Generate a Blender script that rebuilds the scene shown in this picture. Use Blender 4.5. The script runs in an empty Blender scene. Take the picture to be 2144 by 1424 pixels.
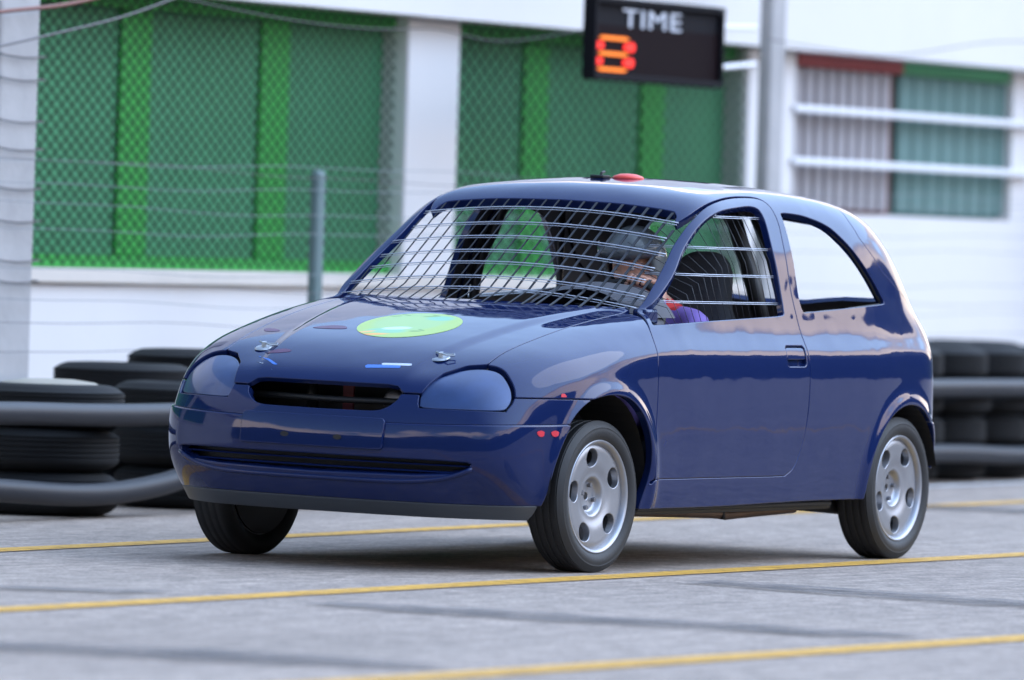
import bpy, bmesh, math, random
import numpy as np
from mathutils import Vector, Matrix
C=bpy.context.scene.collection
rad=math.radians
random.seed(7); rng=np.random.default_rng(7)
# ---------------------------------------------------------------- camera, sky, sun, exposure
cam_d=bpy.data.cameras.new('camera'); cam=bpy.data.objects.new('camera',cam_d); C.objects.link(cam)
bpy.context.scene.camera=cam
FPX=16671.7; AZ=-2.63932935; PITCH=-1.31451272e-2; ROLL=3.16526216e-2
cam_d.sensor_width=36; cam_d.lens=FPX/2144*36; cam_d.clip_start=1; cam_d.clip_end=2000
_f=Vector((math.cos(AZ)*math.cos(PITCH),math.sin(AZ)*math.cos(PITCH),math.sin(PITCH)))
_r=_f.cross(Vector((0,0,1))).normalized(); _u=_r.cross(_f)
_R=_r*math.cos(ROLL)+_u*math.sin(ROLL); _U=-_r*math.sin(ROLL)+_u*math.cos(ROLL)
cam.matrix_world=Matrix(((_R.x,_U.x,-_f.x,25.0996),(_R.y,_U.y,-_f.y,14.1806),(_R.z,_U.z,-_f.z,1.1968),(0,0,0,1)))
cam_d.dof.use_dof=True; cam_d.dof.focus_distance=28.9; cam_d.dof.aperture_fstop=2.8
sc=bpy.context.scene
sc.view_settings.view_transform='Standard'; sc.view_settings.look='None'; sc.view_settings.gamma=1
sc.view_settings.use_curve_mapping=False; sc.view_settings.exposure=EXPOSURE=1.17
SUN_EL=rad(40); SUN_AZ=rad(135)   # direction towards the sun, measured from +X towards +Y
world=bpy.data.worlds.new('World'); sc.world=world; world.use_nodes=True
nt=world.node_tree; nt.nodes.clear()
def wn(t,**k):
    n=nt.nodes.new(t)
    for a,v in k.items(): setattr(n,a,v)
    return n
out=wn('ShaderNodeOutputWorld'); bg=wn('ShaderNodeBackground'); nt.links.new(bg.outputs[0],out.inputs[0])
sky=wn('ShaderNodeTexSky',sky_type='NISHITA',sun_disc=False,sun_elevation=SUN_EL,sun_rotation=math.pi/2-SUN_AZ)
sky.dust_density=.6; sky.ozone_density=1.6
bg.inputs[1].default_value=0.15
tc=wn('ShaderNodeTexCoord'); sep=wn('ShaderNodeSeparateXYZ'); nt.links.new(tc.outputs['Generated'],sep.inputs[0])
mp=wn('ShaderNodeMapping'); mp.inputs['Scale'].default_value=(1.0,1.0,3.2); nt.links.new(tc.outputs['Generated'],mp.inputs[0])
nz=wn('ShaderNodeTexNoise'); nz.inputs['Scale'].default_value=2.6; nz.inputs['Detail'].default_value=7; nz.inputs['Roughness'].default_value=.56
nt.links.new(mp.outputs[0],nz.inputs['Vector'])
# clouds bank up low over the horizon and thin out towards the zenith
cr=wn('ShaderNodeMapRange'); cr.inputs[1].default_value=.27; cr.inputs[2].default_value=.35; cr.inputs[3].default_value=.16; cr.inputs[4].default_value=-.20
nt.links.new(sep.outputs[2],cr.inputs[0])
ad=wn('ShaderNodeMath',operation='ADD'); nt.links.new(nz.outputs[0],ad.inputs[0]); nt.links.new(cr.outputs[0],ad.inputs[1])
mk=wn('ShaderNodeMapRange',interpolation_type='SMOOTHSTEP'); mk.inputs[1].default_value=.50; mk.inputs[2].default_value=.60
nt.links.new(ad.outputs[0],mk.inputs[0])
cc=wn('ShaderNodeMix',data_type='RGBA'); cc.inputs[6].default_value=(3.6,4.2,5.8,1); cc.inputs[7].default_value=(12.5,10.6,9.2,1)
m2=wn('ShaderNodeMapRange'); m2.inputs[1].default_value=.52; m2.inputs[2].default_value=.70; nt.links.new(ad.outputs[0],m2.inputs[0]); nt.links.new(m2.outputs[0],cc.inputs[0])
mx=wn('ShaderNodeMix',data_type='RGBA'); nt.links.new(mk.outputs[0],mx.inputs[0]); 
# bright blue-white patch added to the sky for the car's upper sides to mirror
dp=wn('ShaderNodeVectorMath',operation='DOT_PRODUCT'); nt.links.new(tc.outputs['Generated'],dp.inputs[0]); dp.inputs[1].default_value=(-.60,.68,.42)
vr=wn('ShaderNodeMapRange',interpolation_type='SMOOTHSTEP'); vr.inputs[1].default_value=.05; vr.inputs[2].default_value=.95; vr.inputs[4].default_value=.85; nt.links.new(dp.outputs['Value'],vr.inputs[0])
vm=wn('ShaderNodeMix',data_type='RGBA'); nt.links.new(vr.outputs[0],vm.inputs[0]); nt.links.new(sky.outputs[0],vm.inputs[6]); vm.inputs[7].default_value=(8.4,11.6,17.0,1)
nt.links.new(vm.outputs[2],mx.inputs[6]); nt.links.new(cc.outputs[2],mx.inputs[7])
nt.links.new(mx.outputs[2],bg.inputs[0])
sd=bpy.data.lights.new('sun','SUN'); sd.energy=.32; sd.angle=rad(40); sd.color=(1,.95,.88)
sun=bpy.data.objects.new('sun',sd); C.objects.link(sun)
sun.rotation_euler=Vector((-math.cos(SUN_EL)*math.cos(SUN_AZ),-math.cos(SUN_EL)*math.sin(SUN_AZ),-math.sin(SUN_EL))).to_track_quat('-Z','Y').to_euler()
# ---------------------------------------------------------------- helpers
def link(o,parent=None):
    C.objects.link(o)
    if parent: o.parent=parent
    return o
def tag(o,label=None,cat=None,group=None,kind=None):
    if label: o['label']=label
    if cat: o['category']=cat
    if group: o['group']=group
    if kind: o['kind']=kind
    return o
def empty(name,loc=(0,0,0),rz=0,parent=None):
    o=bpy.data.objects.new(name,None); o.empty_display_size=.2; o.location=loc; o.rotation_euler=(0,0,rz); return link(o,parent)
def copy_tree(o,parent=None,loc=None):
    c=o.copy(); link(c); c.parent=parent
    for ch in list(o.children): copy_tree(ch,c)
    return c
def mat(name,col,rough=.6,metal=0,bump=0,bscale=40,var=0,vscale=3,emit=None,es=1,coat=0,coat_ior=1.5,stretch=None,spec=.5,ang=0):
    m=bpy.data.materials.new(name); m.use_nodes=True; n=m.node_tree; b=n.nodes['Principled BSDF']
    b.inputs['Base Color'].default_value=(*col,1); b.inputs['Roughness'].default_value=rough; b.inputs['Metallic'].default_value=metal
    b.inputs['Specular IOR Level'].default_value=spec
    if coat: b.inputs['Coat Weight'].default_value=coat; b.inputs['Coat Roughness'].default_value=.03; b.inputs['Coat IOR'].default_value=coat_ior
    if emit: b.inputs['Emission Color'].default_value=(*emit,1); b.inputs['Emission Strength'].default_value=es
    t=n.nodes.new('ShaderNodeTexCoord'); mpn=n.nodes.new('ShaderNodeMapping'); n.links.new(t.outputs['Object'],mpn.inputs[0])
    if stretch: mpn.inputs['Scale'].default_value=stretch
    mpn.inputs['Rotation'].default_value=(0,0,ang)
    if var:
        z=n.nodes.new('ShaderNodeTexNoise'); z.inputs['Scale'].default_value=vscale; z.inputs['Detail'].default_value=8; z.inputs['Roughness'].default_value=.6
        n.links.new(mpn.outputs[0],z.inputs['Vector'])
        r=n.nodes.new('ShaderNodeMapRange'); r.inputs[1].default_value=.25; r.inputs[2].default_value=.75; r.inputs[3].default_value=1-var; r.inputs[4].default_value=1+var
        n.links.new(z.outputs[0],r.inputs[0])
        x=n.nodes.new('ShaderNodeVectorMath'); x.operation='SCALE'; x.inputs[0].default_value=col; n.links.new(r.outputs[0],x.inputs['Scale'])
        n.links.new(x.outputs[0],b.inputs['Base Color'])
    if bump:
        z=n.nodes.new('ShaderNodeTexNoise'); z.inputs['Scale'].default_value=bscale; z.inputs['Detail'].default_value=6
        n.links.new(mpn.outputs[0],z.inputs['Vector'])
        bp=n.nodes.new('ShaderNodeBump'); bp.inputs['Strength'].default_value=bump; bp.inputs['Distance'].default_value=.01
        n.links.new(z.outputs[0],bp.inputs['Height']); n.links.new(bp.outputs[0],b.inputs['Normal'])
    return m
def mesh_obj(name,V,Fc,m,parent=None,smooth=False,mi=None,normals=None,mats=None):
    me=bpy.data.meshes.new(name); me.from_pydata([tuple(map(float,v)) for v in V],[],[tuple(map(int,f)) for f in Fc])
    for q in (mats or [m]): me.materials.append(q)
    if mi is not None: me.polygons.foreach_set('material_index',mi)
    me.polygons.foreach_set('use_smooth',[smooth]*len(me.polygons))
    me.update()
    if normals is not None: me.normals_split_custom_set_from_vertices([tuple(map(float,v)) for v in normals])
    return link(bpy.data.objects.new(name,me),parent)
class MB:
    def __init__(s): s.V=[];s.F=[];s.M=[];s.S=[]
    def add(s,V,Fc,mi=0):
        k=len(s.V); s.V+= [tuple(v) for v in V]; s.F+=[tuple(i+k for i in f) for f in Fc]; s.M+=[mi]*len(Fc)
    def box(s,lo,hi,mi=0,bev=0,R=None,t=(0,0,0)):
        bm=bmesh.new(); bmesh.ops.create_cube(bm,size=1)
        for v in bm.verts: v.co=Vector([(lo[i]+hi[i])/2+v.co[i]*(hi[i]-lo[i]) for i in range(3)])
        if bev: bmesh.ops.bevel(bm,geom=bm.edges[:],offset=bev,segments=2,affect='EDGES',profile=.5)
        V=[v.co.copy() for v in bm.verts]
        if R is not None: V=[R@v for v in V]
        V=[(v[0]+t[0],v[1]+t[1],v[2]+t[2]) for v in V]
        bm.verts.index_update(); s.add(V,[[v.index for v in f.verts] for f in bm.faces],mi); bm.free()
    def tube(s,pts,r,n=10,mi=0,cap=True,radii=None):
        pts=[Vector(p) for p in pts]; V=[];Fc=[]; pn=None
        for i,p in enumerate(pts):
            t=(pts[min(i+1,len(pts)-1)]-pts[max(i-1,0)]).normalized()
            if pn is None:
                a=t.orthogonal().normalized()
            else:
                a=(pn-t*pn.dot(t)).normalized()
            pn=a; b=t.cross(a); rr=radii[i] if radii else r
            for k in range(n):
                q=2*math.pi*k/n; V.append(p+(a*math.cos(q)+b*math.sin(q))*rr)
        for i in range(len(pts)-1):
            for k in range(n):
                k2=(k+1)%n; Fc.append((i*n+k,i*n+k2,(i+1)*n+k2,(i+1)*n+k))
        if cap: Fc.append(tuple(range(n))[::-1]); Fc.append(tuple(range((len(pts)-1)*n,len(pts)*n)))
        s.add(V,Fc,mi)
    def lathe(s,prof,n=48,axis='y',mi=0,c=(0,0,0),close=False):
        V=[];Fc=[]; m=len(prof)
        for k in range(n):
            q=2*math.pi*k/n; cs,sn=math.cos(q),math.sin(q)
            for (r,h) in prof:
                if axis=='y': V.append((c[0]+r*cs,c[1]+h,c[2]+r*sn))
                else: V.append((c[0]+r*cs,c[1]+r*sn,c[2]+h))
        for k in range(n):
            k2=(k+1)%n
            for j in range(m if close else m-1):
                j2=(j+1)%m; f=(k*m+j,k*m+j2,k2*m+j2,k2*m+j); Fc.append(f if axis=='y' else f[::-1])
        s.add(V,Fc,mi)
    def build(s,name,m,parent=None,smooth=False,mats=None,angle=None,T=None):
        V=s.V if T is None else [T(v) for v in s.V]
        o=mesh_obj(name,V,s.F,m,parent,smooth,mi=s.M,mats=mats)
        bm=bmesh.new(); bm.from_mesh(o.data); bmesh.ops.recalc_face_normals(bm,faces=bm.faces[:]); bm.to_mesh(o.data); bm.free()
        if angle: 
            o.data.set_sharp_from_angle(angle=rad(angle))
        return o
def crom(P,n=6,closed=True):
    P=np.array(P,float);N=len(P);o=[]
    for i in range(N if closed else N-1):
        g=(lambda k:P[k%N]) if closed else (lambda k:P[min(max(k,0),N-1)])
        a,b,c,d=g(i-1),g(i),g(i+1),g(i+2)
        for t in np.arange(n)/n: o.append(.5*((2*b)+(-a+c)*t+(2*a-5*b+4*c-d)*t*t+(-a+3*b-3*c+d)*t**3))
    if not closed: o.append(P[-1])
    return np.array(o)
def sdp(px,py,poly):
    """signed distance to a closed polygon, negative inside"""
    px=np.asarray(px,float);py=np.asarray(py,float)
    d=np.full(px.shape,1e9);ins=np.zeros(px.shape,bool)
    for i in range(len(poly)):
        ax,ay=poly[i-1];bx,by=poly[i]
        ex,ey=bx-ax,by-ay;L=ex*ex+ey*ey+1e-18
        t=np.clip(((px-ax)*ex+(py-ay)*ey)/L,0,1)
        d=np.minimum(d,(px-ax-t*ex)**2+(py-ay-t*ey)**2)
        c=(ay>py)!=(by>py)
        xi=ax+(py-ay)*ex/(ey if abs(ey)>1e-12 else 1e-12)
        ins^=c&(px<xi)
    d=np.sqrt(d);return np.where(ins,-d,d)
# ---------------------------------------------------------------- the car's outer skin as a smooth field
def spl(xs,ys):
    # natural cubic spline, linear extrapolation
    xs=np.array(xs,float);ys=np.array(ys,float);n=len(xs);h=np.diff(xs)
    A=np.eye(n);b=np.zeros(n)
    for i in range(1,n-1):
        A[i,i-1]=h[i-1];A[i,i]=2*(h[i-1]+h[i]);A[i,i+1]=h[i]
        b[i]=6*((ys[i+1]-ys[i])/h[i]-(ys[i]-ys[i-1])/h[i-1])
    M=np.linalg.solve(A,b)
    def f(x):
        x=np.asarray(x,float);xc=np.clip(x,xs[0],xs[-1])
        i=np.clip(np.searchsorted(xs,xc)-1,0,n-2);a=xs[i+1]-xc;c=xc-xs[i];hh=h[i]
        v=(M[i]*a**3+M[i+1]*c**3)/(6*hh)+(ys[i]/hh-M[i]*hh/6)*a+(ys[i+1]/hh-M[i+1]*hh/6)*c
        s0=(ys[1]-ys[0])/h[0]-h[0]*(2*M[0]+M[1])/6;s1=(ys[-1]-ys[-2])/h[-1]+h[-1]*(2*M[-1]+M[-2])/6
        return v+np.where(x<xs[0],(x-xs[0])*s0,0)+np.where(x>xs[-1],(x-xs[-1])*s1,0)
    return f
def smax(a,b,k):
    # circular-ish smooth max; k = blend size
    h=np.maximum(k-np.abs(a-b),0)/k
    return np.maximum(a,b)+h*h*h*k/6*1.0*(1.0)
def smin(a,b,k): return -smax(-a,-b,k)
def sstep(a,b,x):
    t=np.clip((x-a)/(b-a),0,1);return t*t*t*(t*(6*t-15)+10)
YZ=spl([.15,.25,.40,.55,.68,.765,.80,.85,.90,.95,1.0,1.15,1.30,1.42],
       [.762,.780,.796,.8045,.8055,.8005,.7930,.7715,.7525,.738,.7235,.682,.618,.555])
HC=spl([-.6,-.45,-.2,0,.2,.4,.55,.66,.75],[.985,.963,.928,.893,.849,.796,.742,.690,.63])
XF=spl([.15,.20,.26,.34,.43,.52,.60,.66,.72,.80],[.60,.655,.705,.738,.749,.742,.722,.700,.668,.60])
XR=spl([.15,.25,.35,.50,.65,.80,.90,.98,1.08,1.17,1.27,1.36,1.44],
       [-2.92,-2.955,-2.985,-2.995,-2.985,-2.975,-2.955,-2.885,-2.812,-2.745,-2.670,-2.59,-2.47])
def side(x,y,z):
    w=YZ(z)
    w=w-.055*sstep(-.15,.75,x)**1.0-.03*sstep(.1,.62,x)      # nose taper
    w=w-.045*sstep(-2.0,-3.05,x)
    up=sstep(.86,1.05,z)
    w=w-up*(.018*sstep(-1.3,-.35,x))
    # arch flares
    for cx,cz,R in ((0,.30,.345),(-2.443,.265,.34)):
        r=np.sqrt((x-cx)**2+(z-cz)**2)
        w=w+.016*np.exp(-((r-R-.01)/.035)**2)*sstep(.1,.3,z)
    # upper swage
    return (np.abs(y)-w)
def hood(x,y):
    a=np.abs(y)
    yc=.40-.17*(x-.1)
    return HC(x)-.022*(a/.7)**2-.011*sstep(yc-.035,yc+.035,a)*sstep(.70,.5,x)
def wind(x,y):
    return .949+.664*(-x-.507)+.115*(.65**2-y*y)
def roof(x,y):
    return 1.430-.105*(x+1.68)**2*np.where(x>-1.68,1,.85)-.04*(np.abs(y)/.55)**2.2
def topz(x,y):
    return smax(hood(x,y),smin(wind(x,y),roof(x,y),.10),.03)
def F(x,y,z):
    a=np.abs(y)
    s=side(x,y,z)
    dz=(topz(x+.002,y)-topz(x-.002,y))/.004
    t=(z-topz(x,y))/np.sqrt(1+dz*dz)
    f=(x-XF(z)+.105*(a/.6)**2.4+.01*sstep(.45,.8,a)*sstep(.5,.6,z)+.05*sstep(.4,.7,a)*sstep(.42,.2,z))
    f=f/np.sqrt(1+((XF(z+.002)-XF(z-.002))/.004)**2)
    r=(XR(z)-x+.108*(a/.6)**2.4)
    r=r/np.sqrt(1+((XR(z+.002)-XR(z-.002))/.004)**2)
    k=.27-.15*sstep(.3,-.6,x)+.06*sstep(-2.0,-2.7,x)
    v=smax(s,t,k)
    v=smax(v,f,.20)
    v=smax(v,r,.22)
    return v
def grad(x,y,z,e=.001):
    g=np.stack([F(x+e,y,z)-F(x-e,y,z),F(x,y+e,z)-F(x,y-e,z),F(x,y,z+e)-F(x,y,z-e)],-1)
    return g/np.maximum(np.linalg.norm(g,axis=-1,keepdims=True),1e-9)
def project(P,it=5,F=F):
    for _ in range(it):
        x,y,z=P.T;e=.001
        g=np.stack([F(x+e,y,z)-F(x-e,y,z),F(x,y+e,z)-F(x,y-e,z),F(x,y,z+e)-F(x,y,z-e)],-1)/(2*e)
        v=F(x,y,z);P=P-g*(v/np.maximum((g*g).sum(1),.05))[:,None]
    return P
# ---------------------------------------------------------------- materials of the setting
M_asph=mat('asphalt',(.185,.185,.19),.85,bump=.25,bscale=120)
def asphalt():
    n=M_asph.node_tree; b=n.nodes['Principled BSDF']; t=n.nodes.new('ShaderNodeTexCoord')
    def noise(sc,scale,detail,rot=0):
        m=n.nodes.new('ShaderNodeMapping'); m.inputs['Scale'].default_value=sc; m.inputs['Rotation'].default_value=(0,0,rot); n.links.new(t.outputs['Object'],m.inputs[0])
        z=n.nodes.new('ShaderNodeTexNoise'); z.inputs['Scale'].default_value=scale; z.inputs['Detail'].default_value=detail; n.links.new(m.outputs[0],z.inputs['Vector']); return z.outputs[0]
    a=noise((1,1,1),55,4); c=noise((.5,1.5,1),.9,6); d=noise((.25,9,1),1.6,8,.03); f_=noise((1,1.4,1),8,5); e=noise((1,1,1),210,2)
    def mr(x,lo,hi,a0=.3,a1=.7):
        r=n.nodes.new('ShaderNodeMapRange'); r.inputs[1].default_value=a0; r.inputs[2].default_value=a1; r.inputs[3].default_value=lo; r.inputs[4].default_value=hi; n.links.new(x,r.inputs[0]); return r.outputs[0]
    def mul(x,y):
        q=n.nodes.new('ShaderNodeMath'); q.operation='MULTIPLY'; n.links.new(x,q.inputs[0]); n.links.new(y,q.inputs[1]); return q.outputs[0]
    v=mul(mr(f_,.72,1.28),mul(mul(mr(a,.60,1.4),mr(c,.86,1.12)),mul(mr(d,.86,1.12),mr(e,.66,1.34))))
    x=n.nodes.new('ShaderNodeVectorMath'); x.operation='SCALE'; x.inputs[0].default_value=(.300,.238,.195); n.links.new(v,x.inputs['Scale']); n.links.new(x.outputs[0],b.inputs['Base Color'])
asphalt()
def worn(name,col,rough,lo,hi,scale,sx=(1,1,1)):
    m=mat(name,col,rough,var=.15,vscale=6); n=m.node_tree; b=n.nodes['Principled BSDF']
    t=n.nodes.new('ShaderNodeTexCoord'); mp_=n.nodes.new('ShaderNodeMapping'); mp_.inputs['Scale'].default_value=sx; n.links.new(t.outputs['Object'],mp_.inputs[0])
    z=n.nodes.new('ShaderNodeTexNoise'); z.inputs['Scale'].default_value=scale; z.inputs['Detail'].default_value=8; z.inputs['Roughness'].default_value=.7; n.links.new(mp_.outputs[0],z.inputs['Vector'])
    r=n.nodes.new('ShaderNodeMapRange'); r.inputs[1].default_value=.35; r.inputs[2].default_value=.6; r.inputs[3].default_value=lo; r.inputs[4].default_value=hi; n.links.new(z.outputs[0],r.inputs[0]); n.links.new(r.outputs[0],b.inputs['Alpha'])
    return m
M_yel=worn('yellow_road_paint',(.64,.335,.03),.7,.55,1,14)
M_wht=worn('white_road_paint',(.7,.7,.7),.7,.4,1,10)
M_skid=worn('rubber_mark',(.05,.05,.055),.7,.05,.62,5,(3,.6,1))
M_wall=mat('white_plaster',(.68,.65,.635),.85,bump=.08,bscale=30,var=.03,vscale=1.2)
M_sill=mat('beige_sill',(.62,.56,.50),.8,var=.06)
M_green=mat('dark_green_paint',(.070,.30,.135),.6,var=.12,vscale=2)
M_greenl=mat('bright_green_paint',(.045,.40,.065),.55,var=.08)
M_netb=mat('green_rail',(.10,.50,.14),.6)
M_red=mat('dull_red_paint',(.30,.05,.05),.6,var=.1)
M_greycor=mat('grey_sheet',(.34,.32,.33),.6,var=.08,vscale=2)
M_teal=mat('teal_sheet',(.11,.205,.19),.6,var=.08,vscale=2)
M_brown=mat('maroon_gap',(.14,.06,.06),.8)
M_tealg=mat('dark_teal_gap',(.03,.11,.09),.8)
M_bar=mat('white_steel',(.78,.78,.8),.5)
M_conc=mat('weathered_concrete',(.40,.385,.38),.9,bump=.3,bscale=25,var=.14,vscale=4)
M_galv=mat('galvanised_wire',(.22,.24,.25),.6,metal=.4)
M_dwire=mat('dull_wire',(.14,.13,.13),.6,metal=.4)
M_postb=mat('blue_grey_steel',(.13,.19,.19),.7,var=.05)
M_tyre=mat('old_tyre_rubber',(.0055,.0055,.0062),.8,spec=.35,bump=.15,bscale=30,var=.35,vscale=5)
M_sand=mat('sand_fill',(.36,.32,.26),.95,bump=.4,bscale=20,var=.15)
M_hose=mat('grey_plastic_pipe',(.016,.018,.024),.5,spec=.28,var=.12,vscale=2)
M_hill=mat('wooded_hill',(.028,.04,.02),.95,var=.4,vscale=.12)
# ---------------------------------------------------------------- ground and markings
g=MB(); g.add([(-300,-300,0),(300,-300,0),(300,300,0),(-300,300,0)],[(0,1,2,3)])
tag(g.build('asphalt_ground',M_asph),kind='structure')
def strip(name,A,B,z,m,ext=(0,0),label=None):
    """A, B: the two long edges, as lists of points on the ground"""
    A=[Vector(p) for p in A];B=[Vector(p) for p in B]
    for P in (A,B):
        d0=(P[0]-P[1]).normalized()*ext[0]; d1=(P[-1]-P[-2]).normalized()*ext[1]; P[0]=P[0]+d0; P[-1]=P[-1]+d1
    n=len(A);V=[(p.x,p.y,z) for p in A]+[(p.x,p.y,z) for p in B]
    o=mesh_obj(name,V,[(i+1,i,n+i,n+i+1) for i in range(n-1)],m); return tag(o,kind='structure')
strip('yellow_line',[(4.39,1.03),(-3.6,.77)],[(4.69,1.20),(-3.15,.94)],.004,M_yel,(6,14))
strip('yellow_line',[(6.53,3.62),(2.57,3.66)],[(6.78,3.79),(2.96,3.83)],.004,M_yel,(6,16))
strip('yellow_line',[(.64,-1.34),(-4.02,-1.70),(-9.59,-2.04)],[(.96,-1.16),(-3.69,-1.53),(-9.13,-1.86)],.004,M_yel,(8,10))
strip('white_line',[(-11.09,-3.26),(-12.38,-3.35)],[(-10.8,-3.14),(-12.08,-3.23)],.004,M_wht,(1.5,6))
strip('skid_mark',[(.2,1.36),(.29,1.96),(.46,2.67),(.62,3.3)],[(.48,1.36),(.69,1.96),(.89,2.67),(1.0,3.3)],.008,M_skid)
strip('skid_mark',[(3.05,1.45),(2.93,1.91),(2.95,2.44),(2.91,2.93),(2.96,3.5)],[(3.25,1.45),(3.37,1.91),(3.44,2.44),(3.35,2.93),(3.35,3.5)],.008,M_skid)
strip('skid_mark',[(6.2,1.7),(6.11,2.14),(5.88,2.63),(5.87,3.09),(5.95,3.5)],[(6.5,1.7),(6.55,2.14),(6.45,2.63),(6.37,3.09),(6.2,3.5)],.008,M_skid)
strip('skid_mark',[(3.3,.0),(3.21,.29),(2.95,.8)],[(3.5,.0),(3.5,.29),(3.2,.8)],.008,M_skid)
strip('skid_mark',[(-8.3,-2.0),(-8.4,-1.7),(-8.6,-1.2)],[(-7.7,-2.0),(-7.7,-1.7),(-7.8,-1.2)],.008,M_skid)
# wooded hills all round, far off behind the photographer: the car's paint mirrors them
V=[];Fc=[];n=260
for i in range(n+1):
    q=rad(-70+320*i/n); R=120+10*math.sin(3*q)
    h=32+5*math.sin(2.3*q+1)+2.5*math.sin(7.1*q)+1.3*math.sin(19*q+2)+rng.normal()*.5
    _d=max(0.,min(1.,(math.degrees(q)-166)/14))*max(0.,min(1.,(252-math.degrees(q))/10)); h*=1-.75*_d
    for r,z in ((R,0),(R+14,h*.62+rng.normal()*.3),(R+40,h)): V.append((r*math.cos(q),r*math.sin(q),z))
for i in range(n):
    for j in (0,1): a=i*3+j; Fc.append((a+1,a,a+3,a+4))
tag(mesh_obj('hills',V,Fc,M_hill),kind='structure')
# ---------------------------------------------------------------- frame of the trackside: s runs along the wall away from the camera, o behind the barrier
U=Vector((-.9974,-.0715,0)); NN=Vector((-.0715,.9974,0)).normalized()
def W(s,off,z): 
    p=Vector((0,off,0))+U*s; return (p.x,p.y,z)
def wbox(mb,s0,s1,o0,o1,z0,z1,mi=0,bev=0):
    """box between s0..s1 along the wall, o0..o1 offset"""
    t=MB(); t.box((s0,o0,z0),(s1,o1,z1),mi,bev)
    mb.add([tuple(Vector(W(v[0],0,0))+Vector((0,v[1],v[2]))) for v in t.V],t.F,mi)
WO=-4.6
bld=empty('trackside_building',W(9,WO,0)); bld.rotation_euler=(0,0,0)
tag(bld,'long white trackside building with green shuttered bays and one grey and teal bay','building')
BT=Vector(W(9,WO,0))
def bpart(mb,name,m,parent=bld,**k):
    mb.V=[tuple(Vector(v)-BT) for v in mb.V]; return mb.build(name,m,parent,**k)
bays=[(1.3,9.12),(9.7,13.42)]; bay3=(14.05,17.4)
def fz(s): return 2.26
b=MB(); wbox(b,-4,26,WO-.3,WO,0,.915); wbox(b,14.0,17.45,WO-.3,WO-.002,.915,1.375); wbox(b,17.45,26,WO-.3,WO-.002,.915,2.3); wbox(b,-4,-2.6,WO-.3,WO-.002,.915,2.3)
bpart(b,'wall',M_wall)
b=MB(); wbox(b,-4,26,WO-.3,WO+.16,2.26,4.2); bpart(b,'fascia',M_wall)
for a,c in ((9.10,9.70),(13.40,14.06)):
    b=MB(); wbox(b,a,c,WO-.3,WO+.03,.917,2.258,bev=.015); bpart(b,'column',M_wall)
b=MB(); wbox(b,-2.6,13.4,WO-.10,WO+.035,.918,.985,bev=.006); bpart(b,'sill',M_sill)
# green bays: recessed louvred boards behind bright green mullions
for (a,c),mul in (((-2.6,9.10),(-1.0,.9,3.2,6.43,7.88)),((9.70,13.40),(10.90,12.40))):
    b=MB(); wbox(b,a,c,WO-.16,WO-.12,.988,2.255)
    p=bpart(b,'green_panel',M_green)
    f=MB(); wbox(f,a,c,WO-.11,WO-.04,.988,1.045); wbox(f,a,c,WO-.11,WO-.05,2.19,2.257)
    bpart(f,'rail',M_netb if False else M_greenl)
    for s in mul:
        f=MB(); wbox(f,s-.15,s+.15,WO-.118,WO-.098,1.047,2.188,bev=.006); bpart(f,'mullion',M_greenl)
# diagonal wire netting stretched over both green bays
M_net=mat('dark_wire_netting',(.012,.022,.016),.6)
def netting(s0,s1,z0,z1,off,p=.100,r=.0046):
    V=[];Fc=[]; H=(z1-z0)*1.6
    def line(a,c):
        k=len(V); a=Vector(a);c=Vector(c);d=(c-a).normalized(); x=d.cross(NN).normalized()*r
        for P in (a,c): V.extend([tuple(P+x),tuple(P-x*.5+NN*r*.87),tuple(P-x*.5-NN*r*.87)])
        Fc.extend([(k,k+1,k+4,k+3),(k+1,k+2,k+5,k+4),(k+2,k,k+3,k+5)])
    for fam in (0,1):
        for i in range(int((s1-s0+H)/p)+1):
            a=s0-H+i*p; c=a+H; sa,sb=max(a,s0),min(c,s1)
            if sb<=sa: continue
            za,zb=z0+(sa-a)/1.6,z0+(sb-a)/1.6
            if fam: za,zb=z0+z1-za,z0+z1-zb
            line(W(sa,off+rng.normal()*.001,za),W(sb,off+.005*fam,zb))
    m=MB(); m.V=V; m.F=Fc; m.M=[0]*len(Fc); bpart(m,'wire_netting',M_net)
netting(-2.6,9.02,1.0,2.255,WO-.012)
netting(9.71,13.39,1.0,2.255,WO-.012,p=.125,r=.0062)
# grey and teal bay
b=MB(); wbox(b,14.06,15.75,WO-.11,WO-.08,1.377,2.257)
bpart(b,'backing',M_brown)
b=MB(); s=14.08
while s<15.68: wbox(b,s,s+.115,WO-.08,WO-.05,1.40,2.18,bev=.012); s+=.16
bpart(b,'grey_slats',M_greycor)
b=MB(); wbox(b,15.752,17.44,WO-.11,WO-.08,1.377,2.257); bpart(b,'backing',M_tealg)
b=MB(); s=15.78
while s<17.40: wbox(b,s,s+.20,WO-.08,WO-.05,1.40,2.18,bev=.012); s+=.225
bpart(b,'teal_slats',M_teal)
b=MB(); wbox(b,14.2,15.75,WO-.05,WO-.02,2.185,2.257); bpart(b,'red_beam',M_red)
b=MB(); wbox(b,15.752,17.44,WO-.05,WO-.02,2.185,2.257); bpart(b,'green_beam',M_green)
for z in (1.655,1.945):
    b=MB(); wbox(b,14.0,17.7,WO+.004,WO+.06,z-.02,z+.02,bev=.008); bpart(b,'window_bar',M_bar)
# dark lamp bracket under the eaves at the upper right
# ---------------------------------------------------------------- fence between barrier and building
FO=-3.9
fen=empty('wire_fence',W(9,FO,0)); tag(fen,'tall fence of thin horizontal wires strung between concrete posts','fence')
BT_f=Vector(W(9,FO,0))
def fpart(mb,name,m,**k):
    mb.V=[tuple(Vector(v)-BT_f) for v in mb.V]; return mb.build(name,m,fen,**k)
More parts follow.
